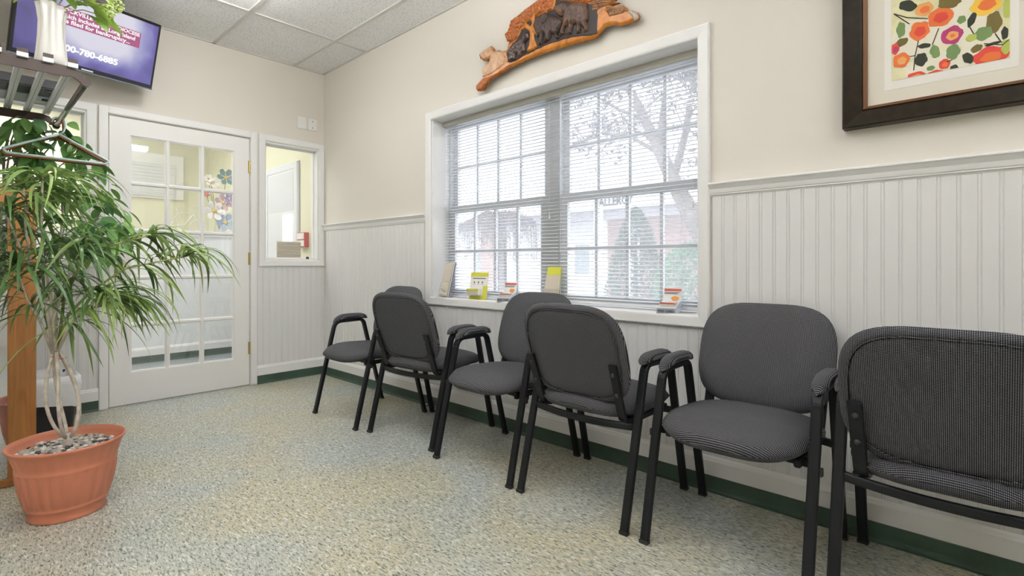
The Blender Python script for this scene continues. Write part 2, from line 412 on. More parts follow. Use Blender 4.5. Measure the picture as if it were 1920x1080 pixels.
# ceiling: slab, T-bars and tiles
ceiling = struct(bx('ceiling', mat('plenum_board', (.5, .5, .5), .9), None, RX0, WX, RY0, WY, CZ + .03, CZ + .1))
GX = [WX - .277 - .6165 * k for k in range(0, 7)]; GX = [g for g in GX if g > RX0]
GY = [3.629 - 1.219 * k for k in range(0, 5)]; GY = [g for g in GY if g > RY0]
CX = sorted([RX0] + GX + [WX]); CY = sorted([RY0] + GY + [WY])
for g in GX: bx('grid_bar', GRIDM, ceiling, g - .012, g + .012, RY0, WY, CZ - .004, CZ + .004)
for g in GY: bx('grid_bar', GRIDM, ceiling, RX0, WX, g - .012, g + .012, CZ - .0035, CZ + .004)
bx('grid_bar', GRIDM, ceiling, WX - .016, WX, RY0, WY, CZ - .004, CZ + .004)
bx('grid_bar', GRIDM, ceiling, RX0, WX, WY - .016, WY, CZ - .004, CZ + .004)
for i, (x0, x1) in enumerate(zip(CX[:-1], CX[1:])):
    for j, (y0, y1) in enumerate(zip(CY[:-1], CY[1:])):
        if x1 < .02 and y0 > 3.5: continue
        bx('tile', TILEM, ceiling, x0 + .004, x1 - .004, y0 + .004, y1 - .004, CZ + .004, CZ + .022)
# lamps
t = empty('drum_light', (1.0, 3.20, CZ - .004)); tag(t, 'round drum lamp on the ceiling in front of the television', 'ceiling light')
bm = bmesh.new(); loft(bm, [[(r * cos(2 * pi * q / 36), r * sin(2 * pi * q / 36), z) for q in range(36)] for r, z in [(.160, -.012), (.165, -.03), (.165, -.062), (.155, -.078), (.10, -.084), (.01, -.085)]]); mk('diffuser', bm, DRUMM, t, True)
bm = bmesh.new(); loft(bm, [[(r * cos(2 * pi * q / 36), r * sin(2 * pi * q / 36), z) for q in range(36)] for r, z in [(.170, 0), (.172, -.012), (.160, -.013)]]); mk('base_ring', bm, WHITE, t, True)
for k, (x, y, lab) in enumerate([(1.55, 1.50, 'small round downlight in the ceiling tile in front of the carved elephant plaque')]):
    t = empty('downlight', (x, y, CZ + .004)); tag(t, lab, 'ceiling light')
    bm = bmesh.new(); rings = [[(r * cos(2 * pi * q / 32), r * sin(2 * pi * q / 32), z) for q in range(32)] for r, z in [(.085, 0), (.085, -.006), (.066, -.007), (.062, 0)]]
    loft(bm, rings, True, False); mk('trim_ring', bm, WHITE, t, True)
    bm = bmesh.new(); bmesh.ops.create_circle(bm, cap_ends=True, segments=32, radius=.062); 
    o = mk('lens', bm, CANM, t, loc=(0, 0, -.001)); o.rotation_euler = (pi, 0, 0)

for k, (x0, x1, y_, lab) in enumerate([(.15, 1.45, 1.72, 'added hanging fill light across the seating floor in front of the window'), (-1.2, .1, .9, 'added hanging fill light over the open floor by the left wall'), (.3, 1.6, -.9, 'added hanging fill light below the ceiling at the end away from the door')]):
    t = empty('added_fill_bar', ((x0 + x1) / 2, y_, CZ - .40)); tag(t, lab, 'ceiling light'); L_ = (x1 - x0) / 2  # bars added out of view to brighten the ceiling and room
    bx('lens', FILLBARM, t, -L_, L_, -.055, .055, -.012, .012); bx('uplight_lens', FILLUPM, t, -L_, L_, -.055, .055, .020, .03); bx('housing', WHITE, t, -L_, L_, -.057, .057, .012, .020)
    for s_ in (-1, 1): bx('end_cap', WHITE, t, s_ * L_ - .006, s_ * L_ + .006, -.06, .06, -.016, .034)
    for s_ in (-1, 1):
        bm = bmesh.new(); tube(bm, [(s_ * L_ * .8, 0, .03), (s_ * L_ * .8, 0, .404)], .002, 6); mk('suspension_wire', bm, ALU, t)
# wainscot boards --------------------------------------------------
PITCH = .0505
def board_mesh(h, name):
    prof = [(0, 0), (0, .0032), (.0015, .0048), (.0375, .0048), (.0392, .0038), (.0402, .0022), (.0416, .0040), (.0445, .0046), (.0474, .0040), (.0488, .0022), (.0498, .0032), (.0505, .0032), (.0505, 0)]
    bm = bmesh.new(); loft(bm, [[(a, b, 0) for a, b in prof], [(a, b, h) for a, b in prof]])
    me = bpy.data.meshes.new(name); bmesh.ops.recalc_face_normals(bm, faces=bm.faces); bm.to_mesh(me); bm.free(); me.materials.append(BEAD); return me
BZ = .14
bd_full = board_mesh(1.28 - BZ, 'board'); bd_low = board_mesh(.703 - BZ, 'board_low'); bd_bk = board_mesh(.96 - BZ, 'board_back')
trim_r = struct(bx('trim_1', BEAD, None, WX - .0015, WX, RY0, WY, BZ - .02, .70)); 
y = .8172 + .0455; ys = []
k0 = int((y - RY0) / PITCH)
yy = y - k0 * PITCH
while yy < WY - PITCH * .5:
    # board face looks to -X: local x -> -Y ... rotate 90deg about z
    low = OY0 - .06 < yy and yy - PITCH < OY1 + .06 and yy - PITCH > OY0 - .10 and yy < OY1 + .10
    low = (yy > OY0 - .055 + .0) and (yy - PITCH < OY1 + .068)
    link('board', bd_low if low else bd_full, trim_r, (WX - .001, yy, BZ), (0, 0, -pi / 2))
    yy += PITCH
for o in trim_r.children: o.rotation_euler = (0, 0, -pi / 2); o.scale = (1, -1, 1)
trim_b = struct(bx('trim_2', BEAD, None, 1.636, WX, WY - .0015, WY, BZ - .02, .96))
xx = 1.641
while xx < WX - .03: link('board', bd_bk, trim_b, (xx, WY - .001, BZ), sc=(1, -1, 1)); xx += PITCH
trim_c = struct(bx('trim_3', BEAD, None, .0, .622, WY - .0015, WY, BZ - .02, .96))
xx = .622 - PITCH
while xx > .0: link('board', bd_bk, trim_c, (xx, WY - .001, BZ), sc=(1, -1, 1)); xx -= PITCH

# chair rail
def rail(name, p0, p1):
    prof = [(0, 1.268), (.006, 1.268), (.008, 1.274), (.013, 1.276), (.013, 1.281), (.016, 1.283), (.018, 1.290), (.020, 1.300), (.030, 1.316), (.034, 1.320), (.034, 1.325), (.030, 1.328), (0, 1.328)]
    bm = bmesh.new(); loft(bm, [[(WX - a, yy, z) for a, z in prof] for yy in (p0, p1)]); return struct(mk(name, bm, WHITE))
rail('trim_4', RY0, .872); rail('trim_5', 2.857, WY)
# baseboards: white board with cap, green cove base
def basebd(name, f, a, b):
    prof = [(0, .066), (.016, .066), (.016, .128), (.013, .134), (.011, .142), (.006, .148), (0, .148)]
    bm = bmesh.new(); loft(bm, [[f(t, o, z) for o, z in prof] for t in (a, b)]); o_ = struct(mk(name, bm, WHITE))
    prof = [(0, 0), (.034, 0), (.034, .002), (.025, .004), (.020, .010), (.0185, .02), (.0185, .064), (.017, .067), (0, .067)]
    bm = bmesh.new(); loft(bm, [[f(t, o, z) for o, z in prof] for t in (a, b)]); mk('cove_base', bm, GREENB, o_)
basebd('baseboard_right', lambda t, o, z: (WX - o, t, z), RY0, WY)
basebd('baseboard_back', lambda t, o, z: (t, WY - o, z), 1.637, WX)
basebd('baseboard_back_left', lambda t, o, z: (t, WY - o, z), 0, .622)

# ------------------------------------------------------------------ exterior window
win1 = struct(empty('window_1', (0, 0, 0)))
frame4('casing', WHITE, win1, OY0 - .056, OY1 + .068, OZ0 - .052, OZ1 + .056, .055, .022, 'X', WX, -1)
JX = 2.425
bm = bmesh.new()   # jamb liner
box(bm, WX - .002, JX, OY0 - .012, OY0, OZ0 - .012, OZ1 + .012); box(bm, WX - .002, JX, OY1, OY1 + .012, OZ0 - .012, OZ1 + .012); box(bm, WX - .002, JX, OY0, OY1, OZ1, OZ1 + .012)
mk('jamb_liner', bm, WHITE, win1)
bx('sill', WHITE, win1, WX - .012, JX, OY0, OY1, OZ0 - .014, OZ0)
MUL0, MUL1 = 1.800, 1.905             # centre mullion
bx('mullion', VINYLW, win1, 2.352, JX, MUL0, MUL1, OZ0, OZ1)
MEET = 1.360
def sash(x0, x1, y0, y1, z0, z1, st, rows=2, cols=4):
    s = bx('sash', VINYLW, win1, x0, x1, y0, y0 + st, z0, z1)
    for dims in [(y1 - st, y1, z0, z1), (y0 + st, y1 - st, z0, z0 + st), (y0 + st, y1 - st, z1 - st, z1)]:
        bx('rail', VINYLW, s, x0, x1, *dims)
    xm = (x0 + x1) / 2; ys_ = np.linspace(y0 + st, y1 - st, cols + 1); zs_ = np.linspace(z0 + st, z1 - st, rows + 1)
    for v in ys_[1:-1]: bx('muntin', VINYLW, s, xm - .009, xm + .009, v - .0085, v + .0085, z0 + st, z1 - st)
    for v in zs_[1:-1]: bx('muntin', VINYLW, s, xm - .0085, xm + .0085, y0 + st, y1 - st, v - .0085, v + .0085)
    for a, b in zip(ys_[:-1], ys_[1:]):
        for c_, d_ in zip(zs_[:-1], zs_[1:]):
            bx('pane', GLASSX, s, xm - .0015, xm + .0015, a, b, c_, d_)
for (a, b) in ((OY0 + .012, MUL0), (MUL1, OY1 - .012)):
    sash(2.392, 2.417, a, b, MEET - .012, OZ1 - .005, .040)
    sash(2.362, 2.388, a, b, OZ0 + .004, MEET + .020, .046)
    ya_ = (OY0, OY0 + .0125) if a < 1 else (OY1 - .0125, OY1)
    bx('side_track', VINYLW, win1, 2.358, JX, *ya_, OZ0, OZ1)
# blinds: two, each slat by itself
def blind(y0, y1, label):
    t = empty('window_blind', ((2.318), (y0 + y1) / 2, OZ1)); tag(t, label, 'blind', None)
    hw = (y1 - y0) / 2
    bx('headrail', SLATW, t, -.012, .022, -hw, hw, -.034, -.001)
    prof = [(-.0125, -.0016), (-.006, .0006), (0, .0014), (.006, .0006), (.0125, -.0016), (.0125, -.0022), (.006, 0), (0, .0008), (-.006, 0), (-.0125, -.0022)]
    bm = bmesh.new(); loft(bm, [[(a, s * (hw - .004), b) for a, b in prof] for s in (-1, 1)])
    me = bpy.data.meshes.new('slat'); bmesh.ops.recalc_face_normals(bm, faces=bm.faces); bm.to_mesh(me); bm.free(); me.materials.append(SLATW)
    z = -.048; zb = OZ0 + .022 - OZ1
    while z > zb + .012:
        link('slat', me, t, (.006, 0, z), (0, radians(-5), 0)); z -= .0202
    bx('bottom_rail', SLATW, t, -.006, .018, -hw + .004, hw - .004, zb - .010, zb + .004)
    for f_ in (-.72, 0.02, .72):
        for x_ in (-.0068, .0188):
            bm = bmesh.new(); tube(bm, [(x_, f_ * hw, -.034), (x_, f_ * hw, zb)], .0006, 5); mk('ladder_cord', bm, SLATW, t)
    bm = bmesh.new(); tube(bm, [(-.014, hw - .02, -.03), (-.015, hw - .02, -.62)], .0028, 6); mk('tilt_wand', bm, ACRYL, t)
    bm = bmesh.new(); tube(bm, [(-.014, -hw + .06, -.03), (-.014, -hw + .06, -.70)], .0010, 5); tube(bm, [(-.014, -hw + .06, -.70), (-.014, -hw + .06, -.73)], [.002, .006], 6); mk('lift_cord', bm, SLATW, t)
blind(1.780, OY1 - .004, 'white slatted blind over the half of the window by the glazed door')
blind(OY0 + .004, 1.776, 'white slatted blind over the half of the window by the floral picture')
val = bx('valance', mat('beige_valance', (.60, .58, .52), .55), win1, 2.298, 2.306, OY0 + .002, OY1 - .002, 1.936, OZ1 - .001)

# ------------------------------------------------------------------ door (French door, 3 x 5 panes)
door = struct(empty('door_1', (0, 0, 0)))
DF = WY - .002                      # door face
gx0, gx1, gz0, gz1 = .797, 1.466, .222, 1.872
bm = bmesh.new()
D0, D1, DT = DX0 + .003, DX1 - .003, .035
box(bm, D0, gx0, DF, DF + DT, .006, DZ - .003); box(bm, gx1, D1, DF, DF + DT, .006, DZ - .003); box(bm, gx0, gx1, DF, DF + DT, .006, gz0); box(bm, gx0, gx1, DF, DF + DT, gz1, DZ - .003)
leaf = mk('door_leaf', bm, DOORW, door)
vx = np.linspace(gx0, gx1, 4); vz = np.linspace(gz0, gz1, 6)
def muntin_v(x, z0, z1):
    prof = [(-.016, .022), (-.016, .012), (-.011, .010), (-.007, .003), (.007, .003), (.011, .010), (.016, .012), (.016, .022)]
    bm = bmesh.new(); loft(bm, [[(x + a, DF + b, z) for a, b in prof] for z in (z0, z1)]); mk('muntin', bm, DOORW, leaf)
def muntin_h(z, x0, x1):
    prof = [(-.016, .0225), (-.016, .0125), (-.011, .0105), (-.007, .0035), (.007, .0035), (.011, .0105), (.016, .0125), (.016, .0225)]
    bm = bmesh.new(); loft(bm, [[(x, DF + b, z + a) for a, b in prof] for x in (x0, x1)]); mk('muntin', bm, DOORW, leaf)
for x in vx[1:-1]: muntin_v(x, gz0, gz1)
for z in vz[1:-1]: muntin_h(z, gx0, gx1)
frame4('glazing_bead', DOORW, leaf, gx0 - .001, gx1 + .001, gz0 - .001, gz1 + .001, .012, .010, 'Y', DF + .016, -1)
for a, b in zip(vx[:-1], vx[1:]):
    for c_, d_ in zip(vz[:-1], vz[1:]): bx('pane', GLASSI, leaf, a, b, DF + .0235, DF + .0265, c_, d_)
for z in (.30, 1.02, 1.76):
    h_ = bmesh.new(); tube(h_, [(DX1 - .001, DF - .006, z - .05), (DX1 - .001, DF - .006, z + .05)], .006, 8); box(h_, DX1 - .012, DX1 + .010, DF - .0015, DF + .001, z - .05, z + .05); mk('hinge', h_, BRASS, door)
bm = bmesh.new(); prof = [(.0, .0), (.026, 0), (.026, .006), (.010, .008), (.010, .03), (.024, .038), (.028, .052), (.020, .064), (0, .066)]
loft(bm, [[(.74 + r * cos(2 * pi * q / 20), DF - h_, .96 + r * sin(2 * pi * q / 20)) for q in range(20)] for r, h_ in prof[1:-1]]); mk('knob', bm, BRASS, door, True)
# door casing (three pieces) and windows beside it
for nm, dims in [('casing', (.624, .674, 0, 2.046)), ('casing', (1.586, 1.636, 0, 2.046)), ('casing', (.674, 1.586, 1.996, 2.046))]:
    bx(nm, WHITE, door, dims[0], dims[1], WY - .020, WY, dims[2], dims[3], bev=.004)
bx('door_stop', WHITE, door, DX0, DX1, WY + .036, WY + .05, 1.975, 1.99)
def inner_window(name, x0, x1, z0, z1, ox0, ox1):
    w_ = struct(empty(name, (0, 0, 0)))
    frame4('casing', WHITE, w_, ox0, ox1, z0 - .060, z1 + .062, .052, .020, 'Y', WY, -1)
    bm = bmesh.new(); box(bm, x0 - .01, x0 + .004, WY - .004, WY + BT, z0, z1); box(bm, x1 - .004, x1 + .01, WY - .004, WY + BT, z0, z1); box(bm, x0, x1, WY - .004, WY + BT, z0 - .012, z0 + .004); box(bm, x0, x1, WY - .004, WY + BT, z1 - .004, z1 + .012)
    mk('jamb_liner', bm, WHITE, w_)
    frame4('stop_bead', WHITE, w_, x0, x1, z0, z1, .016, .014, 'Y', WY + .07, -1)
    bx('pane', GLASSI, w_, x0, x1, WY + .072, WY + .076, z0, z1)
inner_window('window_2', *W2, 1.652, WX - .001)
inner_window('window_3', *W3, .045, .612)

# ------------------------------------------------------------------ hall beyond the back wall
HY0, HY1 = WY + BT, 6.10
floor2 = struct(bx('floor_hall', FLOORH, None, -.6, WX, WY + .05, 7.6, -.05, 0))
halfw = struct(bx('wall_hall_low', mat('pale_white_wall', (.82, .84, .86), .6), None, -.6, WX, HY1, HY1 + .12, 0, 1.27))
basebd('baseboard_hall', lambda t, o, z: (t, HY1 - o, z), -.6, WX)
bx('cap', WHITE, halfw, -.6, WX, HY1 - .02, HY1 + .14, 1.27, 1.295)
bm = bmesh.new(); box(bm, -.6, WX, 7.5, 7.6, 0, CZ); struct(mk('wall_hall_back', bm, HALLW))
struct(bx('wall_hall_left', HALLW, None, -.7, -.6, HY0, 7.6, 0, CZ))
bm = bmesh.new(); box(bm, WX - .012, WX - .001, HY0, 4.80, 1.0, CZ); box(bm, WX - .012, WX - .001, 4.80, 6.3, 1.97, CZ); struct(mk('wall_hall_right', bm, HALLW))
struct(bx('ceiling_hall', mat('hall_ceiling', (.82, .82, .80), .9), None, -.7, WX, HY0, 7.6, CZ, CZ + .05))
bm = bmesh.new(); box(bm, WX - .001, WX + WT, 6.3, 7.6, 0, CZ); struct(mk('wall_hall_far', bm, HALLW))
t = empty('ceiling_troffer', (1.0, 5.4, CZ - .02)); bx('frame', WHITE, t, -.31, .31, -.61, .61, .004, .02); bx('lens', HALLM, t, -.28, .28, -.58, .58, .0, .004)
tag(t, 'rectangular troffer lamp on the hall ceiling just behind the glazed door', 'ceiling light')
t = empty('ceiling_troffer', (.2, 6.85, CZ - .02)); bx('frame', WHITE, t, -.61, .61, -.31, .31, .004, .02); bx('lens', HALLM, t, -.58, .58, -.28, .28, .0, .004)  # unseen lamp added to brighten the hall beyond the half wall
tag(t, 'added unseen fill lamp on the hall ceiling beyond the white half wall', 'ceiling light')
# hall side window with a pane that glows for daylight
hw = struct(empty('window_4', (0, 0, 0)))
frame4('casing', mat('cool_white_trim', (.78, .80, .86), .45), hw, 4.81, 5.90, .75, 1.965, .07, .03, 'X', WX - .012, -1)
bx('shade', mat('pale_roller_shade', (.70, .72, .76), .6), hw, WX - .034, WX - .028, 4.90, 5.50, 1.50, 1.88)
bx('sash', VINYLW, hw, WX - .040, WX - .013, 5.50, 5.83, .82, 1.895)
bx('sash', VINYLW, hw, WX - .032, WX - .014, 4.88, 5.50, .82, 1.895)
bx('glowing_pane', mat('daylight_glow', (.9, .9, .9), .3, emit=(.93, .96, 1), estr=1.3), hw, WX - .042, WX - .033, 4.93, 5.12, 1.05, 1.46)  # pane glows in place of daylight; the wall behind is solid
# hall blind on the far wall
hb = empty('window_blind', onY(275, 300, 7.45)); tag(hb, 'white blind in a white frame on the hall wall behind the glazed door', 'blind')
hb.location.y = 7.47
p0, p1 = onY(243, 292, 7.45), onY(338, 375, 7.45)
hx0, hx1, hz0, hz1 = p0.x - hb.location.x - .25, p1.x - hb.location.x - .06, p1.z - hb.location.z, p0.z - hb.location.z - .05
bx('frame', WHITE, hb, hx0 - .08, hx1 + .1, -.0, .03, hz0 - .0, hz1 + .12)
me = None
z = hz1
while z > hz0 + .03:
    if me is None:
        o = bx('slat', SLATW, hb, hx0, hx1, -.02, -.004, -.018, .018); me = o.data; o.location = (0, 0, z - .02); o.rotation_euler = (radians(18), 0, 0)
    else: link('slat', me, hb, (0, 0, z - .02), (radians(18), 0, 0))
    z -= .04

# ================================================================== CHAIRS
def cushion_grid(w, d, n, nr, na, fz):
    """polar grid over a superellipse footprint; fz(u,v,r)->(top,bottom)"""
    top, bot = [], []
    for i in range(nr + 1):
        r = i / nr; ring_t, ring_b = [], []
        for k in range(na):
            a = 2 * pi * k / na; c, s = cos(a), sin(a)
            q = (abs(c) ** n + abs(s) ** n) ** (-1 / n)
            x, y = c * q * r * d / 2, s * q * r * w / 2
            t, b = fz(x, y, r); ring_t.append((x, y, t)); ring_b.append((x, y, b))
        top.append(ring_t); bot.append(ring_b)
    return top, bot
def make_chair():
    root = empty('guest_chair')
    HWD = .252                                   # side frame centre
    pr_ = rrect(.032, .021, .006)
    for s in (-1, 1):
        Y = s * HWD
        P = fillet([(.250, Y, .012), (.112, Y, .588), (-.098, Y, .592), (-.250, Y, .012)], [.055, .045], 8)
        nf = 9; nfe = len(P)
        Bv = Vector((0, 1, 0))
        # front leg, arm rail, rear leg, one continuous tube split at the bends
        for nm, seg in (('leg', P[0:2]), ('arm_rail', P[1:-1]), ('leg', P[-2:])):
            bm = bmesh.new(); sweep(bm, seg, pr_, Bv); mk(nm, bm, BLACKM, root)
        for x in (.2525, -.2525):
            bx('foot_glide', BLACKP, root, x - .0115, x + .0115, Y - .017, Y + .017, 0, .014, bev=.002)
        # arm pad
        bm = bmesh.new(); rings = []
        for i in range(15):
            t = i / 14; x = .128 - t * .262; q = max(0.012, (1 - abs(2 * t - 1) ** 5)) ** .5
            zc = .609 - .026 * max(0, (.35 - t) / .35) ** 2 - .012 * max(0, (t - .75) / .25) ** 2 + .004 * sin(pi * t)
            rings.append([(x, Y + .025 * q * math.copysign(abs(cos(a)) ** .7, cos(a)), zc + (.025 if sin(a) > 0 else .013) * q * math.copysign(abs(sin(a)) ** .8, sin(a))) for a in [2 * pi * k / 20 for k in range(20)]])
        loft(bm, rings); mk('arm_pad', bm, FABS, root, True)
        # side rail under the seat
        bx('side_rail', BLACKM, root, -.17, .165, s * (HWD - .045) - .010, s * (HWD - .045) + .010, .362, .386, bev=.003)
        # backrest bracket
        bm = bmesh.new()
        Pb = fillet([(-.02, s * .19, .378), (-.162, s * .195, .372), (-.246, s * .20, .602)], [.05], 8)
        sweep(bm, Pb, rrect(.036, .014, .004)); br = mk('back_bracket', bm, BLACKM, root)
        for zz in (.565, .485):
            bm = bmesh.new(); xx_ = -.162 - (zz - .372) / .230 * .084 - .007
            rings = [[(xx_ - h_, s * .198 + r * cos(2 * pi * k / 14), zz + r * sin(2 * pi * k / 14)) for k in range(14)] for r, h_ in [(.0085, 0), (.0085, .003), (.006, .006), (.001, .0068)]]
            loft(bm, rings); mk('bolt', bm, BLACKP, br, True)
    # cross rails
    for x, bow, z in ((.128, -.02, .372), (-.150, -.045, .362)):
        bm = bmesh.new(); pth = []
        for i in range(13):
            t = -1 + 2 * i / 12; pth.append((x + bow * (1 - t * t), t * (HWD - .004), z))
        sweep(bm, pth, rrect(.026, .020, .005), Vector((0, 0, 1))); mk('cross_rail', bm, BLACKM, root)
    for s in (-1, 1): bx('rail_cap', BLACKP, root, .153, .171, s * (HWD + .0195) - .004, s * (HWD + .0195) + .004, .354, .378, bev=.0015)
    # seat
    def fz(x, y, r):
        wf = -.045 * max(0, (x - .06) / .19) ** 2 - .010 * (y / .24) ** 2
        e = max(0, 1 - r ** 5) ** .5; e2 = max(0, 1 - r ** 3.5) ** .5
        base = .428 + .010 * (x / .23)
        return base + wf + .036 * e, base + wf * 1.05 - .050 * e2
    tp, bt = cushion_grid(.480, .490, 3.2, 14, 60, fz)
    bm = bmesh.new(); loft(bm, [[(x + .025, y, z) for x, y, z in r] for r in tp[::1][1:]] + [[(x + .025, y, z) for x, y, z in r] for r in bt[::-1][1:-1]])
    mk('seat', bm, FABS, root, True)
    # backrest (built flat, then leaned and curved)
    def bend(u, v, d):           # u: sideways, v: up from centre, d: depth to the front
        x = d + .22 * u * u - .0 * v - .30 * v * v * .15
        lean = radians(17)
        return (-.222 + x * cos(lean) - v * sin(lean), u, .628 + v * cos(lean) + x * sin(lean))
    def ring(r, d, n=3.7, na=72):
        out = []
        for k in range(na):
            a = 2 * pi * k / na; c, s_ = cos(a), sin(a); q = (abs(c) ** n + abs(s_) ** n) ** (-1 / n)
            u, v = c * q * .244 * r, s_ * q * .204 * r
            u *= 1 - .06 * max(0, v / .2) ** 2 + .0
            if v < 0: u *= 1 - .03 * (v / .2) ** 2
            out.append(bend(u, v, d))
        return out
    bm = bmesh.new(); R = []
    for r, d in [(.05, .030), (.3, .031), (.6, .030), (.8, .027), (.92, .020), (.98, .011), (1.0, .002), (.995, -.006), (.97, -.013), (.93, -.0165), (.895, -.0165)]: R.append(ring(r, d))
    R.append(ring(.88, -.012)); R.append(ring(.4, -.012)); R.append(ring(.05, -.012))
    loft(bm, R); bk = mk('backrest', bm, FABB, root, True)
    bm = bmesh.new(); R = [ring(.885, -.0135), ring(.87, -.0175), ring(.8, -.0190), ring(.5, -.0195), ring(.05, -.0195)]; loft(bm, R, True, True); mk('back_panel', bm, FABB, bk, True)
    for rr in (.893,):
        bm = bmesh.new(); pts = ring(rr, -.0175); pts.append(pts[0]); tube(bm, pts, .0022, 5, False); mk('stitched_seam', bm, FABB, bk, True)
    return root
def copy_tree(o, parent=None):
    c = o.copy(); C.objects.link(c); c.parent = parent
    for ch in list(o.children): copy_tree(ch, c)
    return c
chair = make_chair()
spots = [(1.828, 2.966, pi, 'charcoal fabric armchair standing closest to the glazed door, facing into the room'),
         (1.893, 2.398, radians(6.4), 'charcoal fabric armchair turned to face the window, second along the wall from the glazed door'),
         (1.880, 1.775, pi, 'charcoal fabric armchair backing onto the window, third along the wall from the glazed door'),
         (1.882, 1.208, 0, 'charcoal fabric armchair turned to face the window, fourth along the wall from the glazed door'),
         (1.880, .622, pi, 'charcoal fabric armchair facing into the room in front of the wall outlet'),
         (1.900, .060, 0, 'charcoal fabric armchair turned to face the wall below the floral picture')]
allc = [chair] + [copy_tree(chair) for _ in spots[1:]]
for o, (x, y_, rz, lab) in zip(allc, spots):
    o.location = (x, y_, 0); o.rotation_euler = (0, 0, rz); tag(o, lab, 'chair', 'guest chairs along the window wall')

# ================================================================== PICTURE
pic = empty('framed_picture', (WX, .0885, 1.807)); tag(pic, 'floral art print in a wide dark bronze frame on the cream wall', 'picture')
PW, PH = .577 / 2, .68 / 2
def rect_frame(name, m, parent, o, i, d_o, d_i, x_back=0):
    """four mitred pieces; o,i = (halfw, halfh) outer/inner; depth from wall at outer / inner lip"""
    oc = [(-o[0], -o[1]), (o[0], -o[1]), (o[0], o[1]), (-o[0], o[1])]; ic = [(-i[0], -i[1]), (i[0], -i[1]), (i[0], i[1]), (-i[0], i[1])]
    for k in range(4):
        j = (k + 1) % 4; bm = bmesh.new(); rings = []
        for a, b in ((oc[k], ic[k]), (oc[j], ic[j])):
            L = lambda t, d: Vector((-d, a[0] + (b[0] - a[0]) * t, a[1] + (b[1] - a[1]) * t))
            rings.append([L(0, x_back), L(0, d_o), L(.08, d_o + .003), L(.9, d_i + .004), L(1, d_i), L(1, x_back)])
        loft(bm, rings); mk(name, bm, m, parent)
BRONZE = mat('dark_bronze_frame', (.022, .017, .011), .26, spec=.15, noise=.25, nscale=30)
BRLIP = mat('red_brown_lip', (.16, .075, .035), .3, metal=.5)
MATB = mat('cream_mat_board', (.72, .68, .58), .8); MATW = mat('white_art_paper', (.82, .80, .74), .8)
rect_frame('frame', BRONZE, pic, (PW, PH), (PW - .060, PH - .060), .046, .030)
rect_frame('lip', BRLIP, pic, (PW - .060, PH - .060), (PW - .073, PH - .073), .032, .022)
bx('mat_board', MATB, pic, -.018, -.004, -PW + .07, PW - .07, -PH + .07, PH - .07)
bx('art_paper', MATW, pic, -.0188, -.018, -PW + .121, PW - .121, -PH + .117, PH - .117)
bx('print_ground', mat('pale_yellow_ground', (.72, .68, .42), .8, noise=.18, nscale=14), pic, -.0194, -.0188, -PW + .141, PW - .141, -PH + .147, PH - .147)
# printed flowers, leaves and twigs (flat print)
LAYN = [0]
def blob(px, py, rx, ry, m, lay, rot=0, wob=.12, n=18, seed=0):
    LAYN[0] += 1; lay += LAYN[0] * .02
    c = onX(px, py, WX - .0195); rnd = random.Random(seed + int(px * 7 + py)); ph = rnd.random() * 6; pts = []
    sx, sz = rx * .00135, ry * .00165
    for k in range(n):
        a = 2 * pi * k / n; q = 1 + wob * sin(5 * a + ph) * .6 + wob * rnd.uniform(-.5, .5)
        u, v = sx * q * cos(a), sz * q * sin(a)
        pts.append(Vector((0, -(u * cos(rot) - v * sin(rot)), u * sin(rot) + v * cos(rot))) + Vector((WX - .0195 - lay * .0003, c.y, c.z)) - pic.location)
    lo, hi = -PW + .142, PW - .142
    for p in pts: p.y = min(hi, max(lo, p.y)); p.z = min(PH - .148, max(-PH + .148, p.z))
    return pts
prints = {}
def put(px, py, rx, ry, m, lay, rot=0, wob=.12): prints.setdefault(m, []).append(blob(px, py, rx, ry, m, lay, rot, wob))
A_ = {k: mat('print_' + k, c, .8) for k, c in dict(orange=(.70, .16, .04), red=(.62, .06, .04), magenta=(.38, .04, .14), apricot=(.74, .36, .12), yellow=(.78, .50, .06), sage=(.16, .25, .09), olive=(.16, .12, .03), dark=(.03, .035, .02), lime=(.42, .48, .10), pale=(.80, .76, .62)).items()}
for px, py, rx, ry, c in [(1720, 70, 60, 40, 'pale'), (1800, 40, 60, 50, 'pale'), (1850, 90, 50, 35, 'pale'), (1760, 120, 70, 26, 'pale')]: put(px, py, rx, ry, A_[c], .5)
for px, py, rx, ry, c, c2 in [(1724, 58, 20, 19, 'orange', 'red'), (1763, 32, 25, 20, 'orange', 'red'), (1785, 66, 21, 18, 'magenta', 'apricot'), (1733, 17, 18, 14, 'apricot', 'orange'), (1850, 8, 28, 20, 'yellow', 'orange'), (1690, 113, 17, 16, 'orange', 'apricot'), (1857, 106, 32, 19, 'red', 'orange'), (1771, 120, 11, 10, 'red', 'orange'), (1718, 142, 18, 8, 'red', 'apricot'), (1754, 138, 16, 7, 'red', 'orange'), (1678, 92, 9, 12, 'red', 'magenta'), (1785, 66, 8, 7, 'yellow', 'orange'), (1700, -40, 20, 18, 'red', 'orange'), (1800, -55, 24, 20, 'orange', 'yellow'), (1860, -70, 20, 18, 'magenta', 'red')]:
    put(px, py, rx, ry, A_[c], 2); put(px + 1, py + 1, rx * .55, ry * .5, A_[c2], 3)
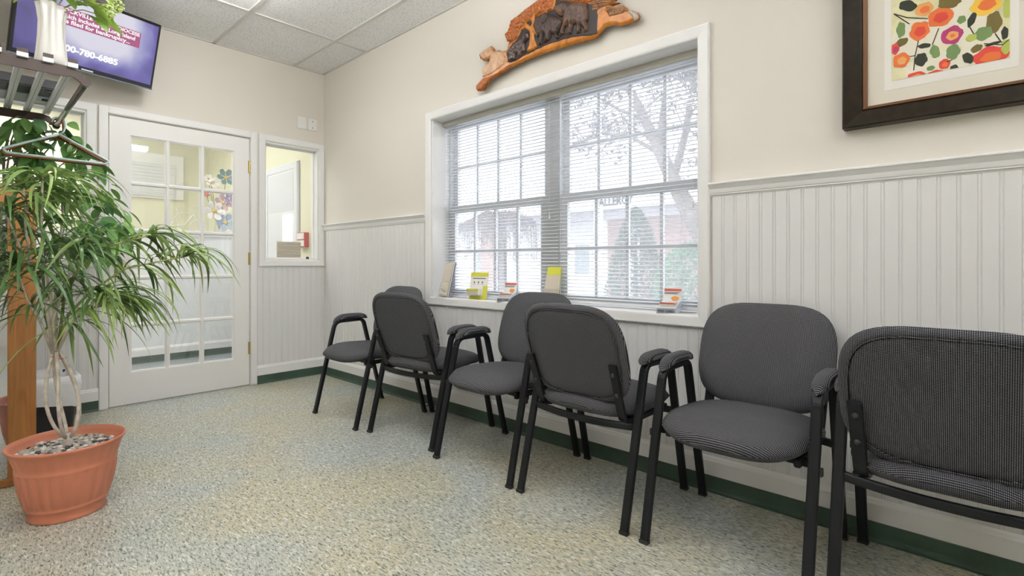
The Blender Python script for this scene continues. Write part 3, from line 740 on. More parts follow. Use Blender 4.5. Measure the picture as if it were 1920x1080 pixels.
for px, py, rx, ry, rot, c in [(1689, 56, 9, 16, 0, 'sage'), (1690, 80, 15, 8, .4, 'olive'), (1702, 11, 20, 10, -.6, 'dark'), (1727, 112, 12, 14, 0, 'dark'), (1753, 97, 9, 14, .2, 'sage'), (1787, 97, 13, 15, 0, 'sage'), (1864, 42, 14, 20, 0, 'olive'), (1803, 37, 8, 8, 0, 'sage'), (1822, 37, 7, 14, -.3, 'dark'), (1844, 63, 16, 13, 0, 'sage'), (1821, 71, 10, 7, 0, 'lime'), (1815, 109, 9, 12, .4, 'dark'), (1789, 129, 8, 8, 0, 'dark'), (1831, 91, 11, 7, .5, 'olive'), (1733, 86, 13, 5, -.2, 'dark'), (1884, 62, 6, 12, 0, 'dark'), (1886, 88, 8, 14, 0, 'lime'), (1745, 128, 8, 5, 0, 'sage'), (1780, 4, 22, 12, -.3, 'olive'), (1862, 82, 14, 3, .1, 'dark'), (1888, 15, 6, 20, 0, 'lime')]:
    put(px, py, rx, ry, A_[c], 1.6, rot)
for m, polys in prints.items():
    for pts in polys:
        bm = bmesh.new(); bm.faces.new([bm.verts.new(p) for p in pts]); mk('printed_shape', bm, m, pic)
for pts in [[(1676, 26), (1700, 33), (1740, 35)], [(1676, 26), (1705, 45)], [(1760, 53), (1748, 84)], [(1722, 76), (1716, 104), (1713, 132)], [(1716, 104), (1706, 106)], [(1845, 82), (1880, 84), (1892, 74)], [(1815, 45), (1826, 64)], [(1775, 116), (1786, 112)], [(1866, 63), (1878, 80)]]:
    bm = bmesh.new(); tube(bm, [onX(px, py, WX - .0199) - pic.location for px, py in pts], .0016, 5); mk('printed_twig', bm, A_['dark'], pic)

# ================================================================== ELEPHANT PLAQUE
PX = 2.170
plq = empty('carved_plaque', onX(1050, 70, WX)); tag(plq, 'carved amber wood plaque of three elephants under a tree above the window', 'carving')
def PP(lst, sc, ox, oy=0): return [onX(ox + x / sc, oy + y / sc, PX) for x, y in lst]
def relief(name, poly, m, base_x, hgt, cell=.0028, rough=0, seed=0, parent=None, freq=60):
    P = np.array([(p.y, p.z) for p in poly]); lo, hi = P.min(0), P.max(0)
    nx, nz = int((hi[0] - lo[0]) / cell) + 2, int((hi[1] - lo[1]) / cell) + 2
    gy, gz = np.meshgrid(lo[0] + np.arange(nx) * cell, lo[1] + np.arange(nz) * cell, indexing='ij')
    ins = np.zeros(gy.shape, bool); dist = np.full(gy.shape, 9.); q = len(P)
    for i in range(q):
        a, b = P[i], P[(i + 1) % q]
        cnd = ((a[1] > gz) != (b[1] > gz)); den = (b[1] - a[1]) if abs(b[1] - a[1]) > 1e-12 else 1e-12
        ins ^= cnd & (gy < (b[0] - a[0]) * (gz - a[1]) / den + a[0])
        ab = b - a; L = max((ab ** 2).sum(), 1e-12); t = np.clip(((gy - a[0]) * ab[0] + (gz - a[1]) * ab[1]) / L, 0, 1)
        dist = np.minimum(dist, np.hypot(gy - a[0] - t * ab[0], gz - a[1] - t * ab[1]))
    rnd = np.random.RandomState(seed); ph = rnd.rand(6) * 6
    wy, wz = gy + .006 * np.sin(gz * freq * 1.3 + ph[3]) , gz + .006 * np.sin(gy * freq * 1.7 + ph[4])
    nz_ = np.sin((wy * .8 + wz * .6) * freq * 3.1 + ph[0]) * np.sin((wy * .5 - wz * .85) * freq * 2.3 + ph[1]) + .6 * np.sin((wy * .3 + wz) * freq * 4.7 + ph[2]) * np.sin((wy - wz * .4) * freq * 3.9 + ph[5])
    h_ = np.sqrt(np.clip(dist, 0, hgt * 1.1) * hgt * 1.1) * .9 + rough * nz_ * np.clip(dist / .012, 0, 1)
    keep = ins | (dist < cell * .75)
    h_ = np.where(ins, h_, 0)
    idx = -np.ones(gy.shape, int); V = []; F = []
    for i in range(nx):
        for j in range(nz):
            if keep[i, j]: idx[i, j] = len(V); V.append((base_x - h_[i, j], gy[i, j], gz[i, j]))
    for i in range(nx - 1):
        for j in range(nz - 1):
            f_ = (idx[i, j], idx[i + 1, j], idx[i + 1, j + 1], idx[i, j + 1])
            if min(f_) >= 0: F.append(f_)
            else:
                g = [k for k in f_ if k >= 0]
                if len(g) == 3: F.append(tuple(g))
    off = parent.location
    V = [(x - off.x, y_ - off.y, z - off.z) for x, y_, z in V]
    return mk(name, (V, F), m, parent, True)
outline = [(893, 165), (894, 159), (903, 150), (905, 147), (905, 132), (911, 124), (916, 117), (917, 110), (911, 113), (905, 113), (899, 109), (897.5, 103), (900, 99), (908, 96), (914, 90), (920, 86), (924, 90), (926, 96), (934, 94), (942, 96), (950, 92), (952, 80), (958, 78), (951, 76), (946, 64), (953, 57), (955, 46), (958, 38), (963, 32), (970, 30), (983, 18), (990, 15), (997, 8), (1007, 2), (1020, -8), (1040, -18), (1070, -24), (1100, -24), (1118, -14), (1130, -6), (1159, -6), (1150, 2), (1160, 4), (1142, 10), (1150, 12), (1138, 16), (1150, 13), (1161, 9), (1168, 9), (1174, 13), (1178, 19), (1184, 20), (1189, 20), (1195, 23), (1198, 29), (1196, 35), (1190, 39), (1175, 44), (1163, 48), (1153, 46), (1145, 45.5), (1134, 49.5), (1123, 62), (1115, 70), (1098, 75.5), (1069, 83), (1042, 91), (1020, 99), (997, 107), (973, 118), (953, 128), (935, 140), (920, 147), (913, 157), (905, 168), (897, 170)]
ol = [onX(x, y_, PX) for x, y_ in outline]
bm = bmesh.new(); extrude_poly(bm, [Vector((PX + .018, p.y, p.z)) - plq.location for p in ol], Vector((-.012, 0, 0))); mk('backing', bm, CARVB, plq)
for y_ in (1.45, 2.05):
    bx('hanging_block', CARVB, plq, PX + .017 - plq.location.x, WX - plq.location.x, y_ - .03 - plq.location.y, y_ + .03 - plq.location.y, 2.17 - plq.location.z + (0 if y_ < 1.6 else .03), 2.20 - plq.location.z + (0 if y_ < 1.6 else .03))
relief('board', ol, CARVO, PX + .008, .012, .0032, .0008, 1, plq, 18)
relief('left_branch', PP([(80, 1000), (85, 960), (150, 890), (230, 860), (330, 820), (440, 760), (470, 740), (440, 775), (330, 842), (250, 885), (210, 940), (150, 1012), (100, 1025)], 6, 880), CARVR, PX - .002, .010, .0028, .0012, 2, plq)
relief('left_bark', PP([(150, 780), (230, 700), (240, 640), (160, 670), (110, 620), (150, 580), (240, 520), (270, 580), (380, 580), (410, 640), (400, 720), (330, 780), (250, 840), (150, 870)], 6, 880), wood('pale_tan_wood', (.40, .20, .09), (.66, .42, .26), (5, 10, 10)), PX - .001, .007, .0028, .0006, 3, plq)
relief('foliage', PP([(430, 470), (400, 390), (440, 345), (470, 235), (540, 185), (620, 115), (700, 55), (760, 15), (860, -60), (1060, -130), (1300, -120), (1440, -60), (1450, 20), (1300, 40), (1180, 30), (1080, 20), (960, 0), (940, 110), (880, 160), (850, 130), (800, 170), (760, 140), (720, 200), (640, 240), (610, 300), (570, 330), (560, 420), (500, 470)], 6, 880), CARVR, PX - .001, .011, .0028, .0040, 4, plq, 75)
relief('recess_shade', PP([(430, 640), (420, 600), (470, 520), (540, 450), (600, 330), (660, 250), (760, 190), (840, 150), (960, 110), (980, 0), (1100, 10), (1440, 60), (1450, 240), (1440, 380), (1380, 400), (1150, 420), (900, 500), (760, 560), (600, 640), (520, 690), (450, 710)], 6, 880), mat('painted_shade', (.010, .004, .003), .5), PX - .0035, .0025, .0032, 0, 5, plq)  # dark sheet painted as the shade between the elephants
relief('tree_trunk', PP([(655, 575), (680, 520), (690, 440), (690, 360), (640, 320), (590, 350), (580, 330), (640, 290), (630, 255), (660, 270), (700, 300), (715, 270), (700, 240), (640, 250), (700, 215), (675, 190), (720, 205), (725, 160), (715, 125), (745, 160), (765, 150), (770, 90), (785, 95), (785, 130), (830, 100), (785, 155), (750, 190), (745, 240), (730, 300), (770, 370), (770, 410), (735, 370), (745, 450), (775, 530), (740, 560), (690, 580)], 6, 880), CARVO, PX - .006, .008, .0018, .0005, 6, plq)
relief('elephant', PP([(440, 700), (455, 640), (435, 620), (470, 540), (500, 490), (560, 460), (600, 430), (612, 400), (650, 362), (680, 380), (685, 430), (660, 470), (636, 500), (652, 570), (640, 602), (612, 610), (600, 645), (560, 662), (552, 610), (532, 612), (530, 672), (500, 690), (480, 705)], 6, 880), CARVD, PX - .006, .013, .0018, .0006, 7, plq)
relief('elephant', PP([(735, 300), (755, 215), (820, 165), (880, 155), (930, 170), (990, 190), (1045, 220), (1062, 260), (1040, 330), (1005, 400), (1032, 430), (990, 450), (970, 400), (932, 390), (912, 460), (850, 495), (862, 410), (842, 390), (832, 505), (788, 522), (800, 420), (775, 425), (750, 360)], 6, 880), CARVD, PX - .006, .017, .0022, .0008, 8, plq)
relief('elephant', PP([(170, 150), (195, 110), (270, 80), (370, 52), (430, 70), (560, 40), (680, 55), (752, 95), (775, 250), (775, 330), (745, 390), (768, 490), (762, 530), (685, 565), (705, 505), (642, 452), (632, 565), (560, 585), (572, 485), (560, 430), (505, 432), (480, 570), (450, 598), (395, 595), (432, 430), (372, 475), (350, 545), (385, 570), (290, 622), (268, 600), (330, 400), (352, 285), (290, 300), (230, 250), (190, 205)], 9, 1020), wood('brown_elephant_wood', (.035, .016, .010), (.15, .070, .036), (8, 8, 8), .35), PX - .006, .020, .0024, .0008, 9, plq)
relief('ear', PP([(355, 60), (420, 72), (435, 130), (415, 200), (375, 245), (345, 190), (350, 120)], 9, 1020), CARVD, PX - .0225, .006, .0020, .0004, 10, plq)
relief('ear', PP([(850, 170), (900, 165), (910, 210), (880, 270), (840, 300), (830, 230)], 6, 880), CARVD, PX - .0195, .006, .0020, .0004, 11, plq)
relief('right_bark', PP([(1055, 190), (1120, 120), (1260, 88), (1340, 100), (1400, 170), (1420, 200), (1380, 190), (1330, 230), (1110, 285)], 9, 1020), CARVB, PX - .003, .008, .0024, .0030, 12, plq, 110)
relief('polished_tip', PP([(1420, 185), (1500, 180), (1570, 210), (1598, 260), (1590, 320), (1545, 350), (1500, 300), (1430, 220)], 9, 1020), wood('grey_brown_tip', (.22, .17, .12), (.62, .56, .48), (4, 4, 4), .2), PX - .002, .009, .0024, 0, 13, plq)
for k, pts in enumerate([[(812, 40), (1000, 0), (1250, -8)], [(815, 75), (960, 45), (1180, 25)], [(820, 105), (980, 85), (1160, 50)], [(820, 135), (930, 115), (1060, 95)], [(820, 165), (900, 150), (960, 130)]]):
    bm = bmesh.new(); tube(bm, [onX(1020 + x / 9, y_ / 9, PX - .004) - plq.location for x, y_ in pts], [.006, .005, .001], 6); mk('splinter', bm, CARVB, plq, True)

# ================================================================== TELEVISION
tv = empty('television', (.547, 4.041, 2.378)); tag(tv, 'flat television tilted down from the wall showing a blue violet picture with captions', 'television')
tv.rotation_mode = 'XYZ'; tv.rotation_euler = Matrix.Rotation(.238, 3, 'Z').to_euler()
tv.matrix_world = Matrix.Translation((.547, 4.041, 2.378)) @ Matrix.Rotation(.238, 4, 'Z') @ Matrix.Rotation(.301, 4, 'X')
TW, TH = .735 / 2, .435 / 2
bm = bmesh.new(); rings = []
for sx, sz, y_ in [(.99, .985, 0), (1, 1, .006), (1, 1, .022), (.9, .86, .042), (.7, .6, .055)]:
    rings.append([(a * TW * sx / .5, y_, b * TH * sz / .5) for a, b in rrect(1, 1, .012, 2)])
loft(bm, rings); mk('body', bm, mat('gloss_black_bezel', (.012, .012, .014), .15), tv)
sx0, sx1, sz0, sz1 = -TW + .018, TW - .016, -TH + .030, TH - .018
bx('screen', SCREEN, tv, sx0, sx1, -.0012, .002, sz0, sz1)
bx('bezel_edge', mat('blue_grey_edge', (.18, .20, .30), .2), tv, -TW, TW, -.0022, 0, -TH, -TH + .006)
bx('brand_plate', ALU, tv, .0 - .03, .03, -.0022, 0, -TH + .010, -TH + .018)
MT = Matrix.Rotation(pi / 2, 4, 'X')
def tvtext(name, body, x0, x1, z, size, bold=.0):
    lettering(name, body, size, TVTXT, tv, Matrix.Translation((x0, -.0032, z)) @ MT, .0003, bold, x1 - x0)
bx('caption_band', TVRED, tv, -.23, .255, -.0022, -.0012, .024, .122)
tvtext('caption', 'ROCKVILLE CENTER DIOCESE', -.165, .248, .096, .030, .0008)
tvtext('caption', 'which includes all Long Island', -.165, .225, .064, .033, .0008)
tvtext('caption', 'has filed for bankruptcy...', -.165, .200, .034, .033, .0008)
tvtext('caption', '800-780-6885', -.150, .150, -.122, .050, .0022)
bx('wall_arm', BLACKP, tv, -.04, .04, .05, .338, -.05, .05)

# ================================================================== COAT RACK, HANGERS, VASE
RZ = 1.75; RN, RF = 2.83, 3.824; RXR = .360; SZ = 1.822
rack = empty('coat_rack', (.0, (RN + RF) / 2, SZ)); tag(rack, 'brown metal wall coat rack with aluminium shelf bars and a hanging rod', 'coat rack')
OFF = rack.location
def rk(p): return Vector(p) - OFF
for yv in (RN, RF):
    bm = bmesh.new()
    poly = [(0, SZ - .012), (.30, SZ - .012), (.332, SZ - .020), (.366, RZ + .014), (.362, RZ - .004), (.352, RZ - .002), (.318, SZ - .050), (.290, SZ - .056), (0, SZ - .058)]
    extrude_poly(bm, [rk((x, yv - .004, z)) for x, z in poly], Vector((0, .008, 0))); mk('bracket', bm, BROWNM, rack)
for x in (.090, .166, .242, .319):
    for s in (-1, 1):
        bm = bmesh.new(); box(bm, x - OFF.x + (s * .0075 - .0065), x - OFF.x + (s * .0075 + .0065), RN - .012 - OFF.y, RF + .012 - OFF.y, -.012, .004); sl = mk('shelf_bar', bm, ALU, rack)
    bm = bmesh.new(); box(bm, x - .0160, x + .0160, RN - .020 - OFF.y, RN - .010 - OFF.y, .002, .018); mk('end_cap', bm, BROWNM, sl)
    bm = bmesh.new(); box(bm, x - .0170, x + .0170, RN - .0200 - OFF.y, RN + .002 - OFF.y, -.016, .0015); mk('end_clip', bm, ALU, sl)
bm = bmesh.new(); tube(bm, [rk((RXR, RN - .02, RZ)), rk((RXR, RF + .02, RZ))], .0125, 16); rod = mk('hanging_rod', bm, STEEL, rack, True)
for yv in (RN, RF):
    bm = bmesh.new(); tube(bm, [rk((RXR, yv - .030, RZ)), rk((RXR, yv - .006, RZ))], .0175, 18); rc = mk('rod_cap', bm, STEEL, rack); bm = bmesh.new(); tube(bm, [rk((RXR, yv - .0325, RZ)), rk((RXR, yv - .030, RZ))], .0172, 18); mk('cap_end', bm, BROWNM, rc)
bx('wall_rail', BROWNM, rack, .0, .012, RN - OFF.y, RF - OFF.y, -.06, -.01)

def hanger(yv, tilt, m, lab, dx=0):
    h_ = empty('clothes_hanger', (RXR + dx, yv, RZ + .0125), tilt); tag(h_, lab, 'hanger', None)
    bm = bmesh.new()
    hook = [(-.030, 0, -.020)] + [(.024 * -cos(a), 0, -.006 + .020 * sin(a)) for a in np.linspace(0.2, pi, 9)] + [(.026, 0, -.035), (.020, 0, -.062), (.004, 0, -.080)]
    tube(bm, [(x, y_, z) for x, y_, z in hook], .0042, 8); mk('hook', bm, m, h_, True)
    bm = bmesh.new(); body = fillet([(0, 0, -.080), (.222, 0, -.196), (.20, 0, -.212), (-.20, 0, -.212), (-.222, 0, -.196), (0, 0, -.080)], [.012, .010, .010, .012], 4)
    tube(bm, body, .0058, 8); mk('shoulder_bar', bm, m, h_, True)
    return h_
hanger(3.68, .04, mat('pale_aqua_plastic', (.50, .66, .68), .3), 'pale aqua plastic clothes hanger on the rack rod')
hanger(3.725, -.06, mat('amber_plastic', (.42, .18, .05), .3), 'amber plastic clothes hanger behind the aqua one on the rack rod')
hanger(3.765, .03, mat('dark_red_plastic', (.12, .02, .018), .3), 'dark red plastic clothes hanger at the far end of the rack rod')

# device lying on the shelf
dv = empty('set_top_box', (.185, 3.55, SZ + .004)); tag(dv, 'dark set top box with a silver underside lying on the rack shelf', 'electronics')
bx('case', mat('dark_device_case', (.02, .02, .025), .4), dv, -.15, .15, -.17, .17, .012, .06, bev=.006)
bx('base_plate', mat('silver_underside', (.45, .50, .54), .35, metal=.5), dv, -.145, .145, -.02, .165, .006, .0125)
bx('label_sticker', PAPERW, dv, .06, .12, .08, .12, .005, .0062)
for xq in (-.11, .11): bx('rubber_foot', BLACKP, dv, xq - .012, xq + .012, .02, .044, 0, .007)
for xq in (-.11, .11): bx('rubber_foot', BLACKP, dv, xq - .012, xq + .012, -.15, -.126, 0, .0125)
# vase
vs = empty('vase', (.262, 2.925, SZ + .004)); tag(vs, 'white pleated ceramic vase holding flowers on the rack shelf', 'vase')
bm = bmesh.new(); rings = []; NA = 64
def vring(z, r, wav, sl=0):
    return [((r + wav * cos(8 * a)) * cos(a), (r + wav * cos(8 * a)) * sin(a), z + sl * cos(a + 2.3)) for a in [2 * pi * k / NA for k in range(NA)]]
outs = [(0, .050, 0), (.004, .056, .001), (.05, .050, .0015), (.12, .044, .002), (.18, .041, .003), (.225, .045, .0045), (.245, .049, .006)]
for z, r, wv in outs: rings.append(vring(z, r, wv, .016 * (z / .245) ** 4))
for z, r, wv in outs[::-1][:-2]: rings.append(vring(max(z, .01), r - .004, wv, .016 * (z / .245) ** 4))
loft(bm, rings); mk('body', bm, CERAM, vs, True)
# bouquet
bq = empty('bouquet', (.262, 2.925, SZ + .03)); tag(bq, 'mixed artificial bouquet of green leaves and pale flowers standing in the white vase', 'flowers')
def leaf_me(name, L, W, m, curl=.15, n=7, fold=.12):
    V, Fc = [], []
    for i in range(n + 1):
        t = i / n; ww = W * (sin(pi * min(1, t * .97 + .03)) ** .8) * (1 - .25 * t); z = -curl * L * t * t
        for s in (-1, 0, 1): V.append((L * t, s * ww / 2, z + abs(s) * fold * ww))
    for i in range(n):
        for j in (0, 1): a = i * 3 + j; Fc.append((a, a + 1, a + 4, a + 3))
    me = bpy.data.meshes.new(name); me.from_pydata(V, [], Fc); me.materials.append(m)
    for p in me.polygons: p.use_smooth = True
    return me
bl = [leaf_me('leaf', .12, .065, LEAFB, .25), leaf_me('leaf', .10, .05, LEAFB, .5)]
top = Vector((.0, 0, .225))
stemdir = [(.10, -.03, .10), (.16, .0, .07), (.20, .05, .10), (.05, .08, .14), (-.05, .05, .16), (-.10, -.03, .12), (.0, -.08, .15), (.13, -.07, .16), (.22, .10, .06)]
for k, (dx, dy, dz) in enumerate(stemdir):
    bm = bmesh.new(); e_ = top + Vector((dx, dy, dz)); tube(bm, [(0, 0, .02), (dx * .08, dy * .08, .21), top + Vector((dx * .5, dy * .5, dz * .75)), e_], .0022, 6); mk('stem', bm, STEMG, bq, True)
    for q in range(3):
        p = top + Vector((dx, dy, dz)) * (.55 + .22 * q)
        link('leaf', bl[(k + q) % 2], bq, p, (random.uniform(-.5, .5), random.uniform(-.3, .5), math.atan2(dy, dx) + (q - 1) * 1.3), random.uniform(.8, 1.15))
def petal_flower(name, loc, R, m, npet, parent, core=None):
    bm = bmesh.new()
    for k in range(npet):
        a = 2 * pi * k / npet; ring_ = []
        c_ = Vector((cos(a), sin(a), .25)); s_ = Vector((-sin(a), cos(a), 0))
        pts = [c_ * R * .1, c_ * R * .55 + s_ * R * .30, c_ * R * .9 + s_ * R * .22 + Vector((0, 0, .1 * R)), c_ * R + Vector((0, 0, .05 * R)), c_ * R * .9 - s_ * R * .22 + Vector((0, 0, .1 * R)), c_ * R * .55 - s_ * R * .30]
        extrude_poly(bm, [p + Vector((0, 0, k * .0006)) for p in pts], Vector((0, 0, .0006)))
    o = mk(name, bm, m, parent, False, loc)
    if core:
        b2 = bmesh.new(); bmesh.ops.create_icosphere(b2, subdivisions=2, radius=R * .22); c2 = mk('flower_core', b2, core, o, True); c2.location = (0, 0, R * .12)
    return o
FW = mat('white_petal', (.80, .78, .76), .6); FPK = mat('pink_petal', (.62, .40, .43), .6); FVI = mat('violet_petal', (.32, .22, .55), .6); FTE = mat('teal_petal', (.13, .25, .27), .5); FBL = mat('blue_petal', (.34, .44, .62), .5); FRD = mat('red_petal', (.55, .10, .10), .5)
YEL = mat('yellow_core', (.65, .45, .08), .6)
for loc, R, m in [((-.04, -.03, .275), .035, FVI), ((.0, -.045, .27), .028, FW), ((.06, .03, .30), .045, FW), ((.115, -.02, .295), .030, FPK), ((-.06, .03, .32), .04, FW)]:
    f_ = petal_flower('flower', loc, R, m, 7, bq, YEL); f_.rotation_euler = (random.uniform(.2, .9), random.uniform(-.4, .4), random.uniform(0, 3))
hyd = mat('pale_green_hydrangea', (.55, .66, .22), .6)
for cc in ((.195, .03, .285), (.235, .08, .345)):
    bm = bmesh.new(); rr = random.Random(3)
    for q in range(70):
        v = Vector((rr.gauss(0, 1), rr.gauss(0, 1), rr.gauss(0, 1))).normalized() * .028
        bmesh.ops.create_icosphere(bm, subdivisions=1, radius=.006, matrix=Matrix.Translation(v))
    mk('hydrangea_head', bm, hyd, bq, False, cc)

# ================================================================== WOOD FRAMED MIRROR
mr = empty('floor_mirror', (.12, 3.16, 0)); tag(mr, 'narrow floor mirror in an orange oak frame beside the terracotta planter', 'mirror')
bx('stile', OAK, mr, .018, .111, -.011, .011, .03, 1.32, bev=.003)
bx('stile', OAK, mr, -.116, -.080, -.011, .011, .03, 1.32, bev=.003)
bx('rail', OAK, mr, -.080, .018, -.010, .010, 1.24, 1.32, bev=.003)
bx('foot_rail', OAK, mr, -.117, .111, -.020, .018, 0, .032, bev=.004)
bx('mirror_glass', MIRROR, mr, -.080, .018, -.003, .003, .032, 1.24)
bx('back_board', CARVB, mr, -.080, .018, .003, .008, .032, 1.24)

# ================================================================== WASTE BIN
wb = empty('waste_bin', (.325, 3.95, 0)); tag(wb, 'black waste bin with a white liner folded over its rim behind the planter', 'waste bin')
def rr_ring(a, b, r, z, n=4, wob=0, seed=0):
    rnd = random.Random(seed); return [(x + wob * rnd.uniform(-1, 1), y_ + wob * rnd.uniform(-1, 1), z + wob * rnd.uniform(-1, 1)) for x, y_ in rrect(a, b, r, n)]
bm = bmesh.new(); loft(bm, [rr_ring(.22, .30, .04, 0), rr_ring(.27, .36, .045, .335), rr_ring(.26, .35, .045, .335), rr_ring(.21, .29, .035, .01)]); mk('bin_body', bm, BAGK, wb)
bm = bmesh.new(); rings = [rr_ring(.276, .366, .046, .20, 4, .010, 1), rr_ring(.284, .374, .048, .25, 4, .006, 2), rr_ring(.286, .376, .048, .30, 4, .005, 3), rr_ring(.282, .372, .048, .345, 4, .003, 4), rr_ring(.262, .352, .044, .350, 4, .003, 5), rr_ring(.245, .335, .04, .28, 4, .006, 6)]
for k, p in enumerate(rings[0]): rings[0][k] = (p[0], p[1], .20 + .05 * sin(k * 1.1) * .6)
loft(bm, rings, True, False); mk('liner', bm, LINER, wb, True)

# ================================================================== PLANTER WITH DRACAENA
pot = empty('planter_pot', (.288, 2.672, 0)); tag(pot, 'ribbed terracotta coloured plastic planter on the speckled floor', 'planter')
POTH = .285
bm = bmesh.new(); rings = []; NA = 72
def pring(z, r, rib=0.0, n=26): return [((r + rib * abs(cos(n * a / 2))) * cos(a), (r + rib * abs(cos(n * a / 2))) * sin(a), z) for a in [2 * pi * k / 156 for k in range(156)]]
prof = [(0, .118, 0), (.004, .122, 0), (.012, .118, 0), (.040, .124, 0), (.044, .130, 0), (.050, .131, 0), (.056, .129, 0), (.060, .130, .004), (.12, .143, .006), (.175, .150, .006), (.186, .153, .003), (.190, .157, 0), (.196, .1575, 0), (.200, .155, 0), (.215, .156, .003), (.24, .163, .004), (.262, .172, .001), (.272, .181, 0), (.279, .185, 0), (.285, .184, 0), (.285, .178, 0), (.268, .172, 0), (.24, .163, 0), (.235, .02, 0)]
for z, r, rib in prof: rings.append(pring(z, r, rib))
loft(bm, rings); mk('body', bm, TERRA, pot, True)
# pebbles
bm = bmesh.new(); rr = random.Random(5)
for q in range(620):
    r = .149 * sqrt(rr.random()); a = rr.random() * 2 * pi; s_ = rr.uniform(.0065, .0125)
    if r < .012: continue
    M = Matrix.Translation((r * cos(a), r * sin(a), .243 + rr.uniform(0, .009) + .01 * (1 - r / .16))) @ Matrix.Rotation(rr.random() * 6, 4, 'Z') @ Matrix.Rotation(rr.uniform(-.5, .5), 4, 'X') @ Matrix.Diagonal((s_ * 1.25, s_, s_ * .65, 1))
    bmesh.ops.create_icosphere(bm, subdivisions=1, radius=1, matrix=M)
mi = random.Random(6); fl = list(bm.faces)
for k, f_ in enumerate(fl): f_.material_index = (k // 20 * 7919) % 5
peb = mk('pebbles', bm, [mat('pebble_white', (.74, .72, .68), .6), mat('pebble_grey', (.36, .37, .38), .6), mat('pebble_tan', (.42, .33, .23), .6), mat('pebble_dark', (.07, .065, .06), .6), mat('pebble_pale', (.50, .47, .42), .6)], pot, True); peb['kind'] = 'stuff'

# dracaena
PC = Vector((.288, 2.672, .245))
dr = empty('dracaena_plant', PC); tag(dr, 'leafy potted plant with pale braided canes and long drooping strap leaves', 'plant')
bm = bmesh.new(); tube(bm, [(0, 0, -.005), (0, 0, .03), (.003, 0, .062)], [.018, .016, .014], 10); mk('stump', bm, CANE, dr, True)
topc = []
for k in range(5):
    a = 2 * pi * k / 5 + .3
    pts = []
    for i in range(14):
        t = i / 13; R = .010 + .043 * sin(pi * min(1, t ** .8)) ** .9; aa = a + .5 * t
        pts.append(Vector((R * cos(aa) - .034 * t ** 1.3, R * sin(aa), .045 + t * .345)))
    bm = bmesh.new(); tube(bm, pts, .0062, 8); mk('cane', bm, CANE, dr, True); topc.append(pts[-1])
for dz, dxx in ((.372, -.036), (.362, -.020)):
    bm = bmesh.new(); rg = [Vector((dxx + .016 * cos(a), .016 * sin(a), dz)) for a in np.linspace(0, 2 * pi, 17)]; tube(bm, rg, .0013, 5, False); mk('red_tie', bm, mat('red_tie', (.5, .05, .06), .5), dr)
# stems by path (pixel paths on upright planes through the plant)
def path3(pts, y0, y1):
    n = len(pts); return [onY(px, py, y0 + (y1 - y0) * i / (n - 1)) - PC for i, (px, py) in enumerate(pts)]
STEMS = [(path3([(100, 665), (88, 575), (62, 520), (48, 430), (45, 350)], 2.67, 2.60), .45),
         (path3([(103, 665), (96, 560), (80, 480), (78, 400), (80, 330)], 2.67, 2.52), .45),
         (path3([(106, 660), (104, 560), (112, 470), (118, 400), (120, 345)], 2.67, 2.74), .45),
         (path3([(110, 655), (128, 590), (172, 545), (235, 503), (300, 490), (352, 480)], 2.67, 2.62), .40),
         (path3([(110, 655), (120, 560), (150, 500), (195, 463), (240, 452), (285, 440)], 2.67, 2.70), .40),
         (path3([(110, 655), (130, 610), (165, 575), (200, 555)], 2.67, 2.55), .3),
         (path3([(106, 660), (140, 600), (190, 570), (230, 560)], 2.67, 2.66), .35),
         (path3([(100, 665), (75, 600), (50, 560), (30, 500)], 2.67, 2.58), .4),
         (path3([(104, 665), (100, 600), (120, 540), (150, 470)], 2.67, 2.58), .4),
         (path3([(102, 665), (80, 540), (40, 470), (12, 400)], 2.67, 2.62), .5)]
def drac_leaf(L, elev, W, twist):
    """strap leaf leaving the stem at an elevation and drooping under its own weight; local x = outwards"""
    n = 10; x = z = 0.0; ang = elev; V, Fc = [], []
    for i in range(n + 1):
        t = i / n; w_ = W * min(1, .45 + 3 * t) * (1 - t ** 3) + .0006
        tw = twist * t; V.append((x - sin(ang) * sin(tw) * w_ / 2 * 0, -w_ / 2 * cos(tw), z - w_ / 2 * sin(tw))); V.append((x, 0, z - .18 * w_)); V.append((x, w_ / 2 * cos(tw), z + w_ / 2 * sin(tw)))
        x += cos(ang) * L / n; z += sin(ang) * L / n
        ang -= (ang + 1.45) * (.16 + .10 * t)
    for i in range(n):
        for j in (0, 1): a = i * 3 + j; Fc.append((a, a + 1, a + 4, a + 3))
    me = bpy.data.meshes.new('leaf'); me.from_pydata(V, [], Fc); me.materials.append(LEAFD)
    for p in me.polygons: p.use_smooth = True
    return me
rl = random.Random(11)
DL = [drac_leaf(L, e, w_, tw) for L in (.20, .27, .34) for e in (1.25, .8, .35, -.2) for w_, tw in ((.012, .5), (.015, -.7))]
DL_by = {}
for i, me in enumerate(DL): DL_by.setdefault((i // 2) % 4, []).append(me)
cnt = 0; extra = []
